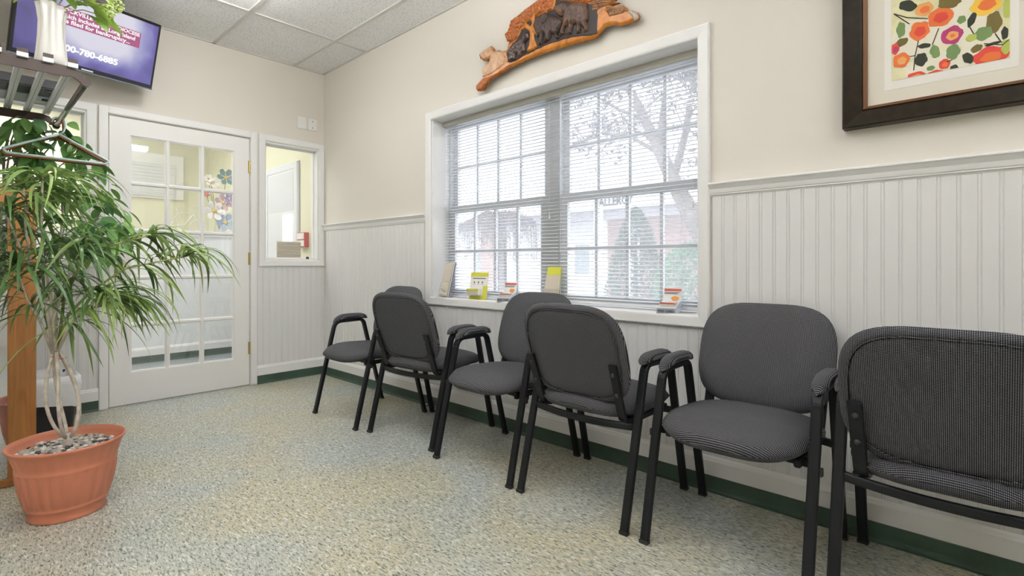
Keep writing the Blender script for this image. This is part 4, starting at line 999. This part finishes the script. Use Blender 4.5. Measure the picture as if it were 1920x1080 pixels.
for pts, start in STEMS:
    bm = bmesh.new(); n = len(pts); tube(bm, pts, [.0060 - .0030 * i / (n - 1) for i in range(n)], 7); mk('stem', bm, STEMG if n > 5 else CANE, dr, True)
    L = [0]
    for a, b in zip(pts[:-1], pts[1:]): L.append(L[-1] + (b - a).length)
    nl = int(16 + 46 * (1 - start))
    for q in range(nl):
        s_ = (start + (1 - start) * (1 - rl.random() ** 1.6 * 1.0)) * L[-1]
        if q < 16: s_ = L[-1] * (1 - .03 * rl.random())
        for i in range(n - 1):
            if L[i + 1] >= s_ - 1e-6: break
        t = (s_ - L[i]) / max(1e-6, L[i + 1] - L[i]); p = pts[i].lerp(pts[i + 1], min(1, t)); dirv = (pts[i + 1] - pts[i]).normalized()
        az = rl.random() * 2 * pi
        horiz = Vector((dirv.x, dirv.y, 0)); k = min(3, int(rl.random() * 4))
        if q < 16: k = min(2, k)
        v = Vector((cos(az), sin(az), 0)) + horiz * 1.1; az = math.atan2(v.y, v.x)
        if p.x + PC.x + .30 * cos(az) < .03 and p.y + PC.y + .30 * sin(az) > 2.76: az = pi - az
        if p.x + PC.x + .30 * cos(az) < .03: az = -abs(az)
        me = rl.choice(DL_by[k]); args = (me, p, az, rl.uniform(.8, 1.15))
        if cnt < 300: link('leaf', me, dr, p, (rl.uniform(-.4, .4), 0, az), args[3]); cnt += 1
        else: extra.append(args)
if extra:
    V, Fc = [], []
    for me, p, az, sc in extra:
        M = Matrix.Translation(p) @ Matrix.Rotation(az, 4, 'Z') @ Matrix.Scale(sc, 4); b0 = len(V)
        V += [tuple(M @ v.co) for v in me.vertices]; Fc += [tuple(b0 + i for i in pl.vertices) for pl in me.polygons]
    o = mk('leaves', (V, Fc), LEAFD, dr, True); o['kind'] = 'stuff'

# ================================================================== FICUS (behind the mirror)
FY = 3.80
fc = empty('ficus_tree', (.13, FY, 0)); tag(fc, 'bushy ficus with dark glossy oval leaves behind the coat rack', 'plant')
FO = fc.location
bm = bmesh.new(); rings = [[(r * cos(2 * pi * k / 24), r * sin(2 * pi * k / 24), z) for k in range(24)] for z, r in [(0, .075), (.2, .094), (.22, .098), (.22, .090), (.19, .085)]]; loft(bm, [[(x - .025, y_ - .19, z) for x, y_, z in r_] for r_ in rings]); mk('nursery_pot', bm, BLACKP, fc, True)
trunk = [Vector((-.025, -.19, .15)), Vector((-.01, -.12, .6)), Vector((.03, 0, 1.1)), Vector((.02, .01, 1.6))]
bm = bmesh.new(); tube(bm, trunk, [.014, .012, .009, .005], 8); mk('trunk', bm, BARKT, fc, True)
blobs = [(60, 255, 50), (120, 245, 25), (35, 300, 45), (95, 300, 50), (150, 280, 38), (75, 350, 40), (115, 350, 42), (160, 325, 48), (175, 365, 44), (140, 415, 48), (188, 405, 46), (215, 415, 44), (228, 432, 32), (110, 450, 36), (160, 455, 42), (198, 450, 46), (210, 470, 32), (30, 240, 30)]
fl_ = [leaf_me('leaf', .098, .056, LEAFF, .2), leaf_me('leaf', .085, .052, LEAFF, .45), leaf_me('leaf', .110, .060, LEAFF, .3)]
cnt = 0
for px, py, r in blobs:
    yv = FY + rl.uniform(-.10, .20); c_ = onY(px, py, yv) - FO; R = r * yv / 1.33 / FPX * .8
    bp_ = trunk[2].lerp(trunk[3], rl.random()) if py < 400 else trunk[1].lerp(trunk[2], .3 + .7 * rl.random())
    mid = bp_.lerp(c_, .6) + Vector((0, 0, .06))
    bm = bmesh.new(); tube(bm, [bp_, mid, c_, c_ + Vector((c_.x * .2, 0, -.03))], [.005, .0035, .0025, .0012], 6); mk('branch', bm, BARKT, fc, True)
    for q in range(int(6 + r * .26)):
        v = Vector((rl.gauss(0, 1), rl.gauss(0, 1), rl.gauss(0, 1))).normalized() * R * rl.random() ** .4
        p = c_ + v; az = math.atan2(v.y, v.x) + rl.uniform(-.8, .8)
        link('leaf', rl.choice(fl_), fc, p, (rl.uniform(-.7, .7), rl.uniform(.1, 1.2), az), rl.uniform(.75, 1.2)); cnt += 1

# ================================================================== SILL ITEMS
def at_sill(px, py, X=2.25): p = onX(px, py, X); p.z = OZ0; return p
# 1 leaflet holder by the left reveal
t = empty('leaflet_holder', (2.232, 2.690, OZ0), radians(-6)); tag(t, 'clear leaflet holder with tall grey leaflets beside the window reveal', 'leaflet holder')
def holder(t, w, h, pap, gap=.006):
    bx('base', ACRYL, t, -.045, .03, -w / 2, w / 2, 0, .004)
    o = bx('back_plate', ACRYL, t, .0, .003, -w / 2, w / 2, 0, h); o.rotation_euler = (0, radians(14), 0)
    o = bx('front_plate', ACRYL, t, -.024, -.021, -w / 2, w / 2, .003, h * .45); o.rotation_euler = (0, radians(14), 0)
    for k, (m, hh) in enumerate(pap):
        o = bx('leaflet', m, t, -.020 + gap * k, -.014 + gap * k, -w / 2 + .004, w / 2 - .004, .005, hh); o.rotation_euler = (0, radians(14), 0)
holder(t, .10, .22, [(PAPERB, .235), (PAPERW, .240), (mat('violet_grey_leaflet', (.22, .21, .28), .6), .245)], .011)
# 2 yellow card stand
t = empty('card_stand', (2.244, 2.378, OZ0)); tag(t, 'yellow edged card stand with a small card pocket on the window sill', 'card stand'); t.rotation_euler = (0, 0, radians(22))
b_ = bx('back_card', PAPERW, t, .0, .003, -.062, .062, 0, .178); b_.rotation_euler = (0, radians(12), 0)
for dims in [(-.062, .062, .150, .178), (-.062, .062, 0, .022)]: bx('yellow_band', PAPERY, b_, -.0008, .0002, *dims)
bx('yellow_band', PAPERY, b_, -.0008, .0002, -.062, -.030, .022, .09)
for k in range(3):
    bx('printed_icon', INK, b_, -.0008, .0002, .028 - k * .028, .037 - k * .028, .108, .117); bx('printed_icon', mat('grey_ink', (.35, .33, .33), .6), b_, -.0008, .0002, .026 - k * .028, .039 - k * .028, .098, .102)
bx('printed_line', INK, b_, -.0008, .0002, -.045, .045, .135, .140)
pk = bx('card_pocket', PAPERW, t, -.042, -.002, -.024, .058, .030, .072, bev=.001); bx('pocket_front', PAPERB, pk, -.0432, -.042, -.022, .056, .031, .058); bx('yellow_band', PAPERY, pk, -.0434, -.042, -.024, .058, .058, .072)
# 3 and 5: FREE CARD boxes
def card_box(loc, rz, lab, w=.088, h=.125):
    t = empty('card_box', loc, rz); tag(t, lab, 'card box')
    bm = bmesh.new(); extrude_poly(bm, [Vector((-.050, -w / 2, 0)), Vector((.030, -w / 2, 0)), Vector((.030, -w / 2, .055)), Vector((-.020, -w / 2, .040)), Vector((-.050, -w / 2, .026))], Vector((0, w, 0))); mk('tray', bm, mat('pale_blue_card', (.62, .68, .76), .6), t)
    bx('front_label', PAPERG, t, -.0512, -.050, -w / 2, w / 2, .001, .026)
    Mx = Matrix(((0, 0, -1, 0), (-1, 0, 0, 0), (0, 1, 0, 0), (0, 0, 0, 1)))
    lettering('lettering', 'FREE CARD', .016, INK, t, Matrix.Translation((-.0516, w / 2 - .006, .007)) @ Mx, .0002, .0004, w - .014)
    st = bx('card_stack', PAPERB, t, -.040, -.006, -w / 2 + .008, w / 2 - .008, .032, .050); bx('card_edge', REDI, st, -.0404, -.039, -w / 2 + .010, w / 2 - .012, .044, .0505)
    hd = bx('header_card', PAPERW, t, .012, .0145, -w / 2, w / 2, .030, h); hd.rotation_euler = (0, radians(16), 0)
    bx('red_heading', REDI, hd, .0112, .0121, -w / 2 + .004, w / 2 - .004, h - .018, h - .006)
    bx('ink_line', INK, hd, .0112, .0121, -w / 2 + .012, w / 2 - .006, h - .026, h - .023); bx('ink_line', INK, hd, .0112, .0121, -w / 2 + .020, w / 2 - .006, h - .032, h - .029)
    bm = bmesh.new(); pts = [Vector((.0112, -.014 + .018 * cos(a) * (1 + .1 * sin(3 * a)), h - .054 + .012 * sin(a))) for a in np.linspace(0, 2 * pi, 17)[:-1]]; extrude_poly(bm, pts, Vector((.0008, 0, 0))); mk('orange_emblem', bm, ORNI, hd)
card_box((2.250, 2.120, OZ0), radians(14), 'card box lettered FREE CARD on the sill beside the yellow card stand')
card_box((2.250, 1.078, OZ0), radians(6), 'card box lettered FREE CARD on the sill at the end near the floral picture')
# 4 brochure holder behind chair
t = empty('leaflet_holder', (2.240, 1.775, OZ0), radians(10)); tag(t, 'clear leaflet holder with a yellow green brochure behind the third chair', 'leaflet holder')
holder(t, .095, .19, [(PAPERB, .165), (PAPERY, .215)])
o = bx('photo_panel', mat('green_photo', (.10, .14, .05), .6, noise=.5, nscale=40), t, -.0135, -.0125, -.03, .02, .15, .19); o.rotation_euler = (0, radians(14), 0)
# clear dish
t = empty('glass_dish', (2.272, 2.565, OZ0)); tag(t, 'small shallow clear dish on the sill beside the grey leaflets', 'dish')
bm = bmesh.new(); rings = [[(r * cos(2 * pi * k / 24), r * sin(2 * pi * k / 24), z) for k in range(24)] for z, r in [(0, .03), (.002, .034), (.008, .042), (.008, .040), (.004, .032)]]; loft(bm, rings); mk('dish_body', bm, ACRYL, t, True)

# ================================================================== WALL PLATES, OUTLET
for k, (x, lab) in enumerate([(2.011, 'white blank wall plate nearer the glazed door above the inner window'), (2.107, 'white screwed wall plate nearer the room corner above the inner window')]):
    t = empty('wall_plate', (x, WY, 2.205)); tag(t, lab, 'wall plate')
    bx('plate', PLATE, t, -.040, .040, -.007, 0, -.052, .052, bev=.003)
    if k == 1:
        for z in (-.028, .028):
            bm = bmesh.new(); rings = [[(r * cos(2 * pi * q / 12), -y_, z + r * sin(2 * pi * q / 12)) for q in range(12)] for r, y_ in [(.0045, .006), (.0045, .0082), (.002, .0088)]]; loft(bm, rings); mk('screw', bm, INK, t)
t = empty('wall_outlet', (WX - .006, .516, .405)); tag(t, 'white duplex wall outlet on the beadboard behind the armchair', 'outlet')
bx('plate', PLATE, t, -.006, 0, -.035, .035, -.057, .057, bev=.002)
for z in (-.02, .02):
    o = bx('socket', PLATE, t, -.0085, -.006, -.016, .016, z - .014, z + .014, bev=.001)
    for y_ in (-.006, .006): bx('slot', INK, o, -.0088, -.0084, y_ - .001, y_ + .001, z - .002, z + .006)
    bx('slot', INK, o, -.0088, -.0084, -.002, .002, z - .009, z - .005)

# ================================================================== HALL OBJECTS SEEN THROUGH THE GLASS
VP = onY(412, 440, 6.16)
t = empty('flower_vase', (VP.x, 6.17, 1.295)); tag(t, 'clear vase of teal, blue, pink and white flowers seen through the glazed door', 'flowers')
bm = bmesh.new(); rings = [[(r * cos(2 * pi * k / 24), r * sin(2 * pi * k / 24), z) for k in range(24)] for z, r in [(0, .05), (.005, .055), (.14, .045), (.24, .07), (.235, .065), (.14, .04), (.01, .048)]]; loft(bm, rings); mk('vase_body', bm, ACRYL, t, True)
for px, py, R, m in [(425, 333, .10, FTE), (398, 342, .09, FW), (420, 380, .10, FPK), (402, 396, .11, FW), (424, 418, .11, FBL), (388, 364, .04, FRD), (392, 335, .05, FW), (430, 372, .06, FVI)]:
    q = onY(px, py, 6.12) - Vector((VP.x, 6.17, 1.295)); q.y = rl.uniform(-.06, .0)
    bm = bmesh.new(); tube(bm, [(0, 0, .06), (q.x * .4, q.y * .4, .22), q], .004, 5); mk('stem', bm, STEMG, t)
    f_ = petal_flower('flower', q, R, m, 6, t, YEL); f_.rotation_euler = (radians(70) + rl.uniform(-.3, .3), rl.uniform(-.4, .4), 0)
BPt = onY(346, 428, 6.16)
t = empty('wire_bicycle', (BPt.x, 6.165, 1.295)); tag(t, 'white wire bicycle ornament on the hall ledge seen through the glazed door', 'ornament')
WIRE = mat('white_wire', (.66, .66, .66), .4)
for x in (-.13, .13):
    bm = bmesh.new(); tube(bm, [(x + .075 * cos(a), 0, .08 + .075 * sin(a)) for a in np.linspace(0, 2 * pi, 25)], .004, 6, False)
    for a in np.linspace(0, pi, 5)[:-1]: tube(bm, [(x - .075 * cos(a), 0, .08 - .075 * sin(a)), (x + .075 * cos(a), 0, .08 + .075 * sin(a))], .0015, 4)
    mk('wheel', bm, WIRE, t)
bm = bmesh.new()
for p in [[(-.13, 0, .08), (-.06, 0, .22), (.09, 0, .22), (.13, 0, .08)], [(-.06, 0, .22), (0, 0, .09), (.09, 0, .22)], [(-.13, 0, .08), (0, 0, .09)], [(.09, 0, .22), (.08, 0, .28), (.12, 0, .29)], [(-.06, 0, .22), (-.07, 0, .26)]]: tube(bm, p, .004, 6)
mk('bike_frame', bm, WIRE, t)
BK = onZ(428, 655, .0)
t = empty('waste_basket', (BK.x + .12, 5.93, 0)); tag(t, 'grey round waste basket by the hall wall seen through the glazed door', 'waste bin')
bm = bmesh.new(); rings = [[(r * cos(2 * pi * k / 28), r * sin(2 * pi * k / 28), z) for k in range(28)] for z, r in [(0, .09), (.27, .125), (.28, .13), (.285, .128), (.28, .12), (.01, .085)]]; loft(bm, rings); mk('basket_body', bm, mat('light_grey_plastic', (.55, .57, .62), .5), t, True)
bm = bmesh.new(); loft(bm, [rr_ring(.235, .235, .117, .24, 5, .006, 3), rr_ring(.27, .27, .134, .288, 5, .004, 4), rr_ring(.235, .235, .117, .30, 5, .006, 5)], True, False); mk('liner', bm, LINER, t, True)
# letter tray / alarm box by window_2
q0, q1 = onY(519, 452, 4.62), onY(563, 487, 4.62)
t = empty('louvred_panel', ((q0.x + q1.x) / 2, 4.62, 0)); tag(t, 'beige louvred file sorter behind the inner window beside the door', 'file sorter')
hw_ = (q1.x - q0.x) / 2
bx('back', PAPERB, t, -hw_, hw_, 0, .01, .80, q0.z)
for k in range(10):
    o = bx('louvre', PAPERB, t, -hw_, hw_, -.012, -.002, -.009, .009); o.location = (0, 0, q0.z - .012 - k * .022); o.rotation_euler = (radians(25), 0, 0)
bx('stand', PAPERB, t, -hw_, hw_, -.02, .06, 0, .80)
q0, q1 = onX(565, 437, WX - .013), onX(579, 463, WX - .013)
t = empty('alarm_box', (WX - .0125, (q0.y + q1.y) / 2, (q0.z + q1.z) / 2)); tag(t, 'red alarm box with a white face on the hall wall behind the inner window', 'alarm box')
hy_, hz_ = abs(q0.y - q1.y) / 2, abs(q0.z - q1.z) / 2
bx('housing', REDP, t, -.045, 0, -hy_, hy_, -hz_, hz_, bev=.003)
bx('face_label', PAPERW, t, -.0462, -.045, -hy_ + .004, hy_ - .004, .006, hz_ - .006); bx('face_label', PAPERW, t, -.0462, -.045, -hy_ + .004, hy_ - .004, -hz_ + .006, -.006)
q = onY(573, 486, WY + .09)
t = empty('bell_push', (q.x, WY + .092, W2[2] + .004)); tag(t, 'tiny black counter bell on the ledge of the inner window', 'bell')
bm = bmesh.new(); rings = [[(r * cos(2 * pi * k / 16), r * sin(2 * pi * k / 16), z) for k in range(16)] for z, r in [(0, .014), (.006, .014), (.018, .010), (.022, .004)]]; loft(bm, rings); mk('bell_body', bm, BLACKP, t, True); t.location.y = WY + .055

# ================================================================== OUTSIDE
ground = struct(bx('ground', GRASS, None, WX + WT, 40, -25, 40, -.25, -.15))
NBX = 12.0
nb = empty('neighbour_building', (NBX, 7, -.15)); tag(nb, 'pale brick office building with white gable and dark lettering outside the window', 'building')
def nbx(name, m, px0, py0, px1, py1, d0, d1, X=NBX):
    a, b = onX(px0, py0, X) - nb.location, onX(px1, py1, X) - nb.location
    return bx(name, m, nb, d0, d1, min(a.y, b.y), max(a.y, b.y), min(a.z, b.z), max(a.z, b.z))
bx('siding_wall', STUCW, nb, .3, .6, -8, 12, 0, 2.9)
for (pa, pb) in ((1330, 1200), (1172, 1118), (962, 902)):
    ya, yb = onX(pa, 450, NBX + .28).y - nb.location.y, onX(pb, 450, NBX + .28).y - nb.location.y
    bx('brick_panel', BRICK, nb, .26, .30, min(ya, yb), max(ya, yb), 0, 2.45)
g0 = onX(1040, 402, NBX - .9) - nb.location
bx('fascia', STUCW, nb, -.9, .3, -8, 12, g0.z + .02, g0.z + .85)
bx('porch_beam', SOFF, nb, -.8, -.5, -8, 3.6, g0.z - .22, g0.z + .02)
bx('porch_beam', SOFF, nb, -.4, -.1, 3.6, 12, g0.z - .22, g0.z + .02)
bm = bmesh.new(); extrude_poly(bm, [Vector((-.9, -8, g0.z + .85)), Vector((-.9, 12, g0.z + .85)), Vector((-.9, 3.2, g0.z + 3.0))], Vector((.8, 0, 0))); mk('gable', bm, STUCW, nb)
for yv in (3.4, .3, -3.2, 8.5): bx('porch_column', STUCW, nb, -.85, -.60, yv - .13, yv + .13, 0, g0.z + .02)
Mx = Matrix(((0, 0, -1, 0), (-1, 0, 0, 0), (0, 1, 0, 0), (0, 0, 0, 1)))
l0, l1 = onX(1122, 387, NBX - .92) - nb.location, onX(1178, 372, NBX - .92) - nb.location
lettering('sign_lettering', 'ALLERGY', .30, INK, nb, Matrix.Translation((-.91, l0.y, l0.z)) @ Mx, .01, .004, 1.15 * abs(l1.y - l0.y))
for (px0, px1) in ((1080, 1105), (890, 905)):
    a, b = onX(px0, 430, NBX + .3) - nb.location, onX(px1, 480, NBX + .3) - nb.location
    w_ = bx('window', STUCW, nb, .27, .30, b.y - .1, a.y + .1, .75, 1.75); bx('pane', mat('pale_far_pane', (.35, .42, .45), .1), w_, .262, .27, b.y - .02, a.y + .02, .82, 1.68)
bx('door', STUCW, nb, .26, .30, 4.2, 5.2, 0, 2.0)
# foliage helpers
def leaf_cloud(name, pts, size, m, parent, seed, flat=1.0):
    rn = random.Random(seed); V, Fc = [], []
    for p in pts:
        u = Vector((rn.gauss(0, 1), rn.gauss(0, 1), rn.gauss(0, 1))).normalized(); v = u.orthogonal().normalized(); s_ = size * rn.uniform(.6, 1.3); b0 = len(V)
        V += [tuple(p - u * s_), tuple(p + v * s_ * .5 + Vector((0, 0, s_ * .15))), tuple(p + u * s_), tuple(p - v * s_ * .5)]; Fc += [(b0, b0 + 1, b0 + 2), (b0, b0 + 2, b0 + 3)]
    o = mk(name, (V, Fc), m, parent); o['kind'] = 'stuff'; return o
# conical evergreen
c_ = onX(1192, 480, 8.0)
t = empty('cone_evergreen', (8.0, c_.y, -.15)); tag(t, 'dark cone shaped evergreen shrub outside the window', 'shrub')
H_ = onX(1200, 388, 8.0).z + .15
bm = bmesh.new(); tube(bm, [(0, 0, 0), (0, 0, H_ * .8)], [.06, .02], 8); mk('trunk', bm, BARKT, t)
rn = random.Random(21); pts = []
def crad(z): f_ = z / H_; return .55 * max(0, 1 - f_ ** 1.7) ** .62 * min(1, .78 + f_ * 1.2)
for q in range(9000):
    z = H_ * rn.random() ** 1.15; a = rn.random() * 2 * pi; r = crad(z) * (1 - .35 * rn.random() ** 2) * (1 + .07 * sin(7 * a + z * 9)); pts.append(Vector((r * cos(a), r * sin(a), z)))
leaf_cloud('foliage', pts, .030, CONIF, t, 3)
# hedge at the right
c_ = onX(1300, 500, 7.2)
t = empty('hedge_shrub', (7.2, c_.y, -.15)); tag(t, 'rounded light green shrub outside beside the cone evergreen', 'shrub')
bm = bmesh.new()
for k in range(5): tube(bm, [(0, 0, 0), (.2 * cos(k * 1.3), .2 * sin(k * 1.3), .7)], [.02, .008], 5)
mk('stems', bm, BARKT, t); pts = []
for q in range(5000):
    v = Vector((rn.gauss(0, 1), rn.gauss(0, 1), rn.gauss(0, 1))).normalized() * (1 - .3 * rn.random() ** 2); pts.append(Vector((v.x * .55, v.y * .55, .75 + v.z * .70)))
leaf_cloud('foliage', pts, .035, HEDGE, t, 4)
# weeping tree
c_ = onX(940, 450, 9.0)
t = empty('weeping_tree', (9.0, c_.y, -.15)); tag(t, 'small weeping tree with drooping purple brown twigs outside the window', 'tree')
TZ = onX(940, 400, 9.0).z + .15
bm = bmesh.new(); tube(bm, [(0, 0, 0), (.05, .03, TZ * .5), (0, 0, TZ * .92)], [.07, .06, .04], 8); mk('trunk', bm, BARKT, t)
pts = []
bm = bmesh.new()
for q in range(190):
    a = rn.random() * 2 * pi; R = .25 + .80 * rn.random(); dz = rn.uniform(.5, 1.25)
    pth = [(0, 0, TZ * .92), (R * .45 * cos(a), R * .45 * sin(a), TZ * (.98 + .04 * rn.random())), (R * .85 * cos(a), R * .85 * sin(a), TZ * .92), (R * cos(a), R * sin(a), TZ - .3), (R * 1.02 * cos(a), R * 1.02 * sin(a), TZ - dz)]
    tube(bm, pth, [.012, .009, .007, .005, .003], 4, False)
    for k in range(30):
        tt = rn.uniform(1, 3.99); i = int(tt); p = Vector(pth[i]).lerp(Vector(pth[i + 1]), tt - i); pts.append(p + Vector((rn.gauss(0, .03), rn.gauss(0, .03), rn.gauss(0, .03))))
o = mk('twigs', bm, BARKT, t); o['kind'] = 'stuff'
leaf_cloud('foliage', pts, .028, PURPL, t, 5)
# big tree at the right with leaning trunk and sparse leaves
t = empty('shade_tree', (5.6, 1.6, -.15)); tag(t, 'tall bare branched tree with sparse purple leaves outside the window', 'tree')
TO = t.location
def tp(px, py, X): return onX(px, py, X) - TO
limbs = [([(0, 0, 0), (.05, .05, .9)] , [.20, .17], None),
         ([tp(1370, 520, 5.6), tp(1310, 430, 5.6), tp(1268, 350, 5.6), tp(1235, 280, 5.65), tp(1205, 215, 5.7), tp(1165, 140, 5.75), tp(1120, 60, 5.8)], [.13, .115, .095, .075, .06, .045, .03], 1),
         ([tp(1262, 340, 5.6), tp(1285, 250, 5.55), tp(1300, 160, 5.5), tp(1290, 60, 5.5)], [.05, .04, .035, .025], 1),
         ([tp(1235, 280, 5.65), tp(1245, 200, 5.7), tp(1255, 120, 5.8), tp(1240, 40, 5.8)], [.05, .04, .03, .02], 1),
         ([tp(1240, 290, 5.65), tp(1180, 255, 5.7), tp(1120, 250, 5.75), tp(1080, 270, 5.8)], [.03, .02, .015, .008], 1),
         ([tp(1210, 225, 5.7), tp(1160, 205, 5.8), tp(1100, 170, 5.8), tp(1060, 160, 5.9)], [.03, .02, .014, .008], 1),
         ([tp(1360, 500, 5.6), tp(1340, 300, 5.5), tp(1320, 150, 5.4)], [.10, .07, .05], 1),
         ([tp(1300, 160, 5.5), tp(1270, 120, 5.6), tp(1220, 100, 5.7)], [.02, .015, .008], 1)]
limbs[0] = ([Vector((0, 0, 0)), tp(1370, 520, 5.6)], [.2, .14], None)
lv = []
tw = bmesh.new()
for P, R, f_ in limbs:
    bm = bmesh.new(); tube(bm, P, R, 8); mk('limb', bm, BARKT, t, True)
    if not f_: continue
    for q in range(34):
        i = rn.randrange(max(1, len(P) - 2), len(P)) - 1; p = Vector(P[i]).lerp(Vector(P[i + 1]) if i + 1 < len(P) else Vector(P[i]), rn.random())
        d_ = Vector((rn.gauss(0, .5), rn.gauss(0, 1), rn.gauss(.2, .8))).normalized(); l_ = rn.uniform(.25, .7)
        e_ = p + d_ * l_; m_ = p + d_ * l_ * .5 + Vector((0, 0, .05)); tube(tw, [p, m_, e_], [.008, .005, .002], 4, False)
        for k in range(14): lv.append(p.lerp(e_, rn.uniform(.3, 1)) + Vector((rn.gauss(0, .05), rn.gauss(0, .06), rn.gauss(0, .06))))
o = mk('twigs', tw, BARKT, t); o['kind'] = 'stuff'
leaf_cloud('foliage', lv, .042, PURPL, t, 6)
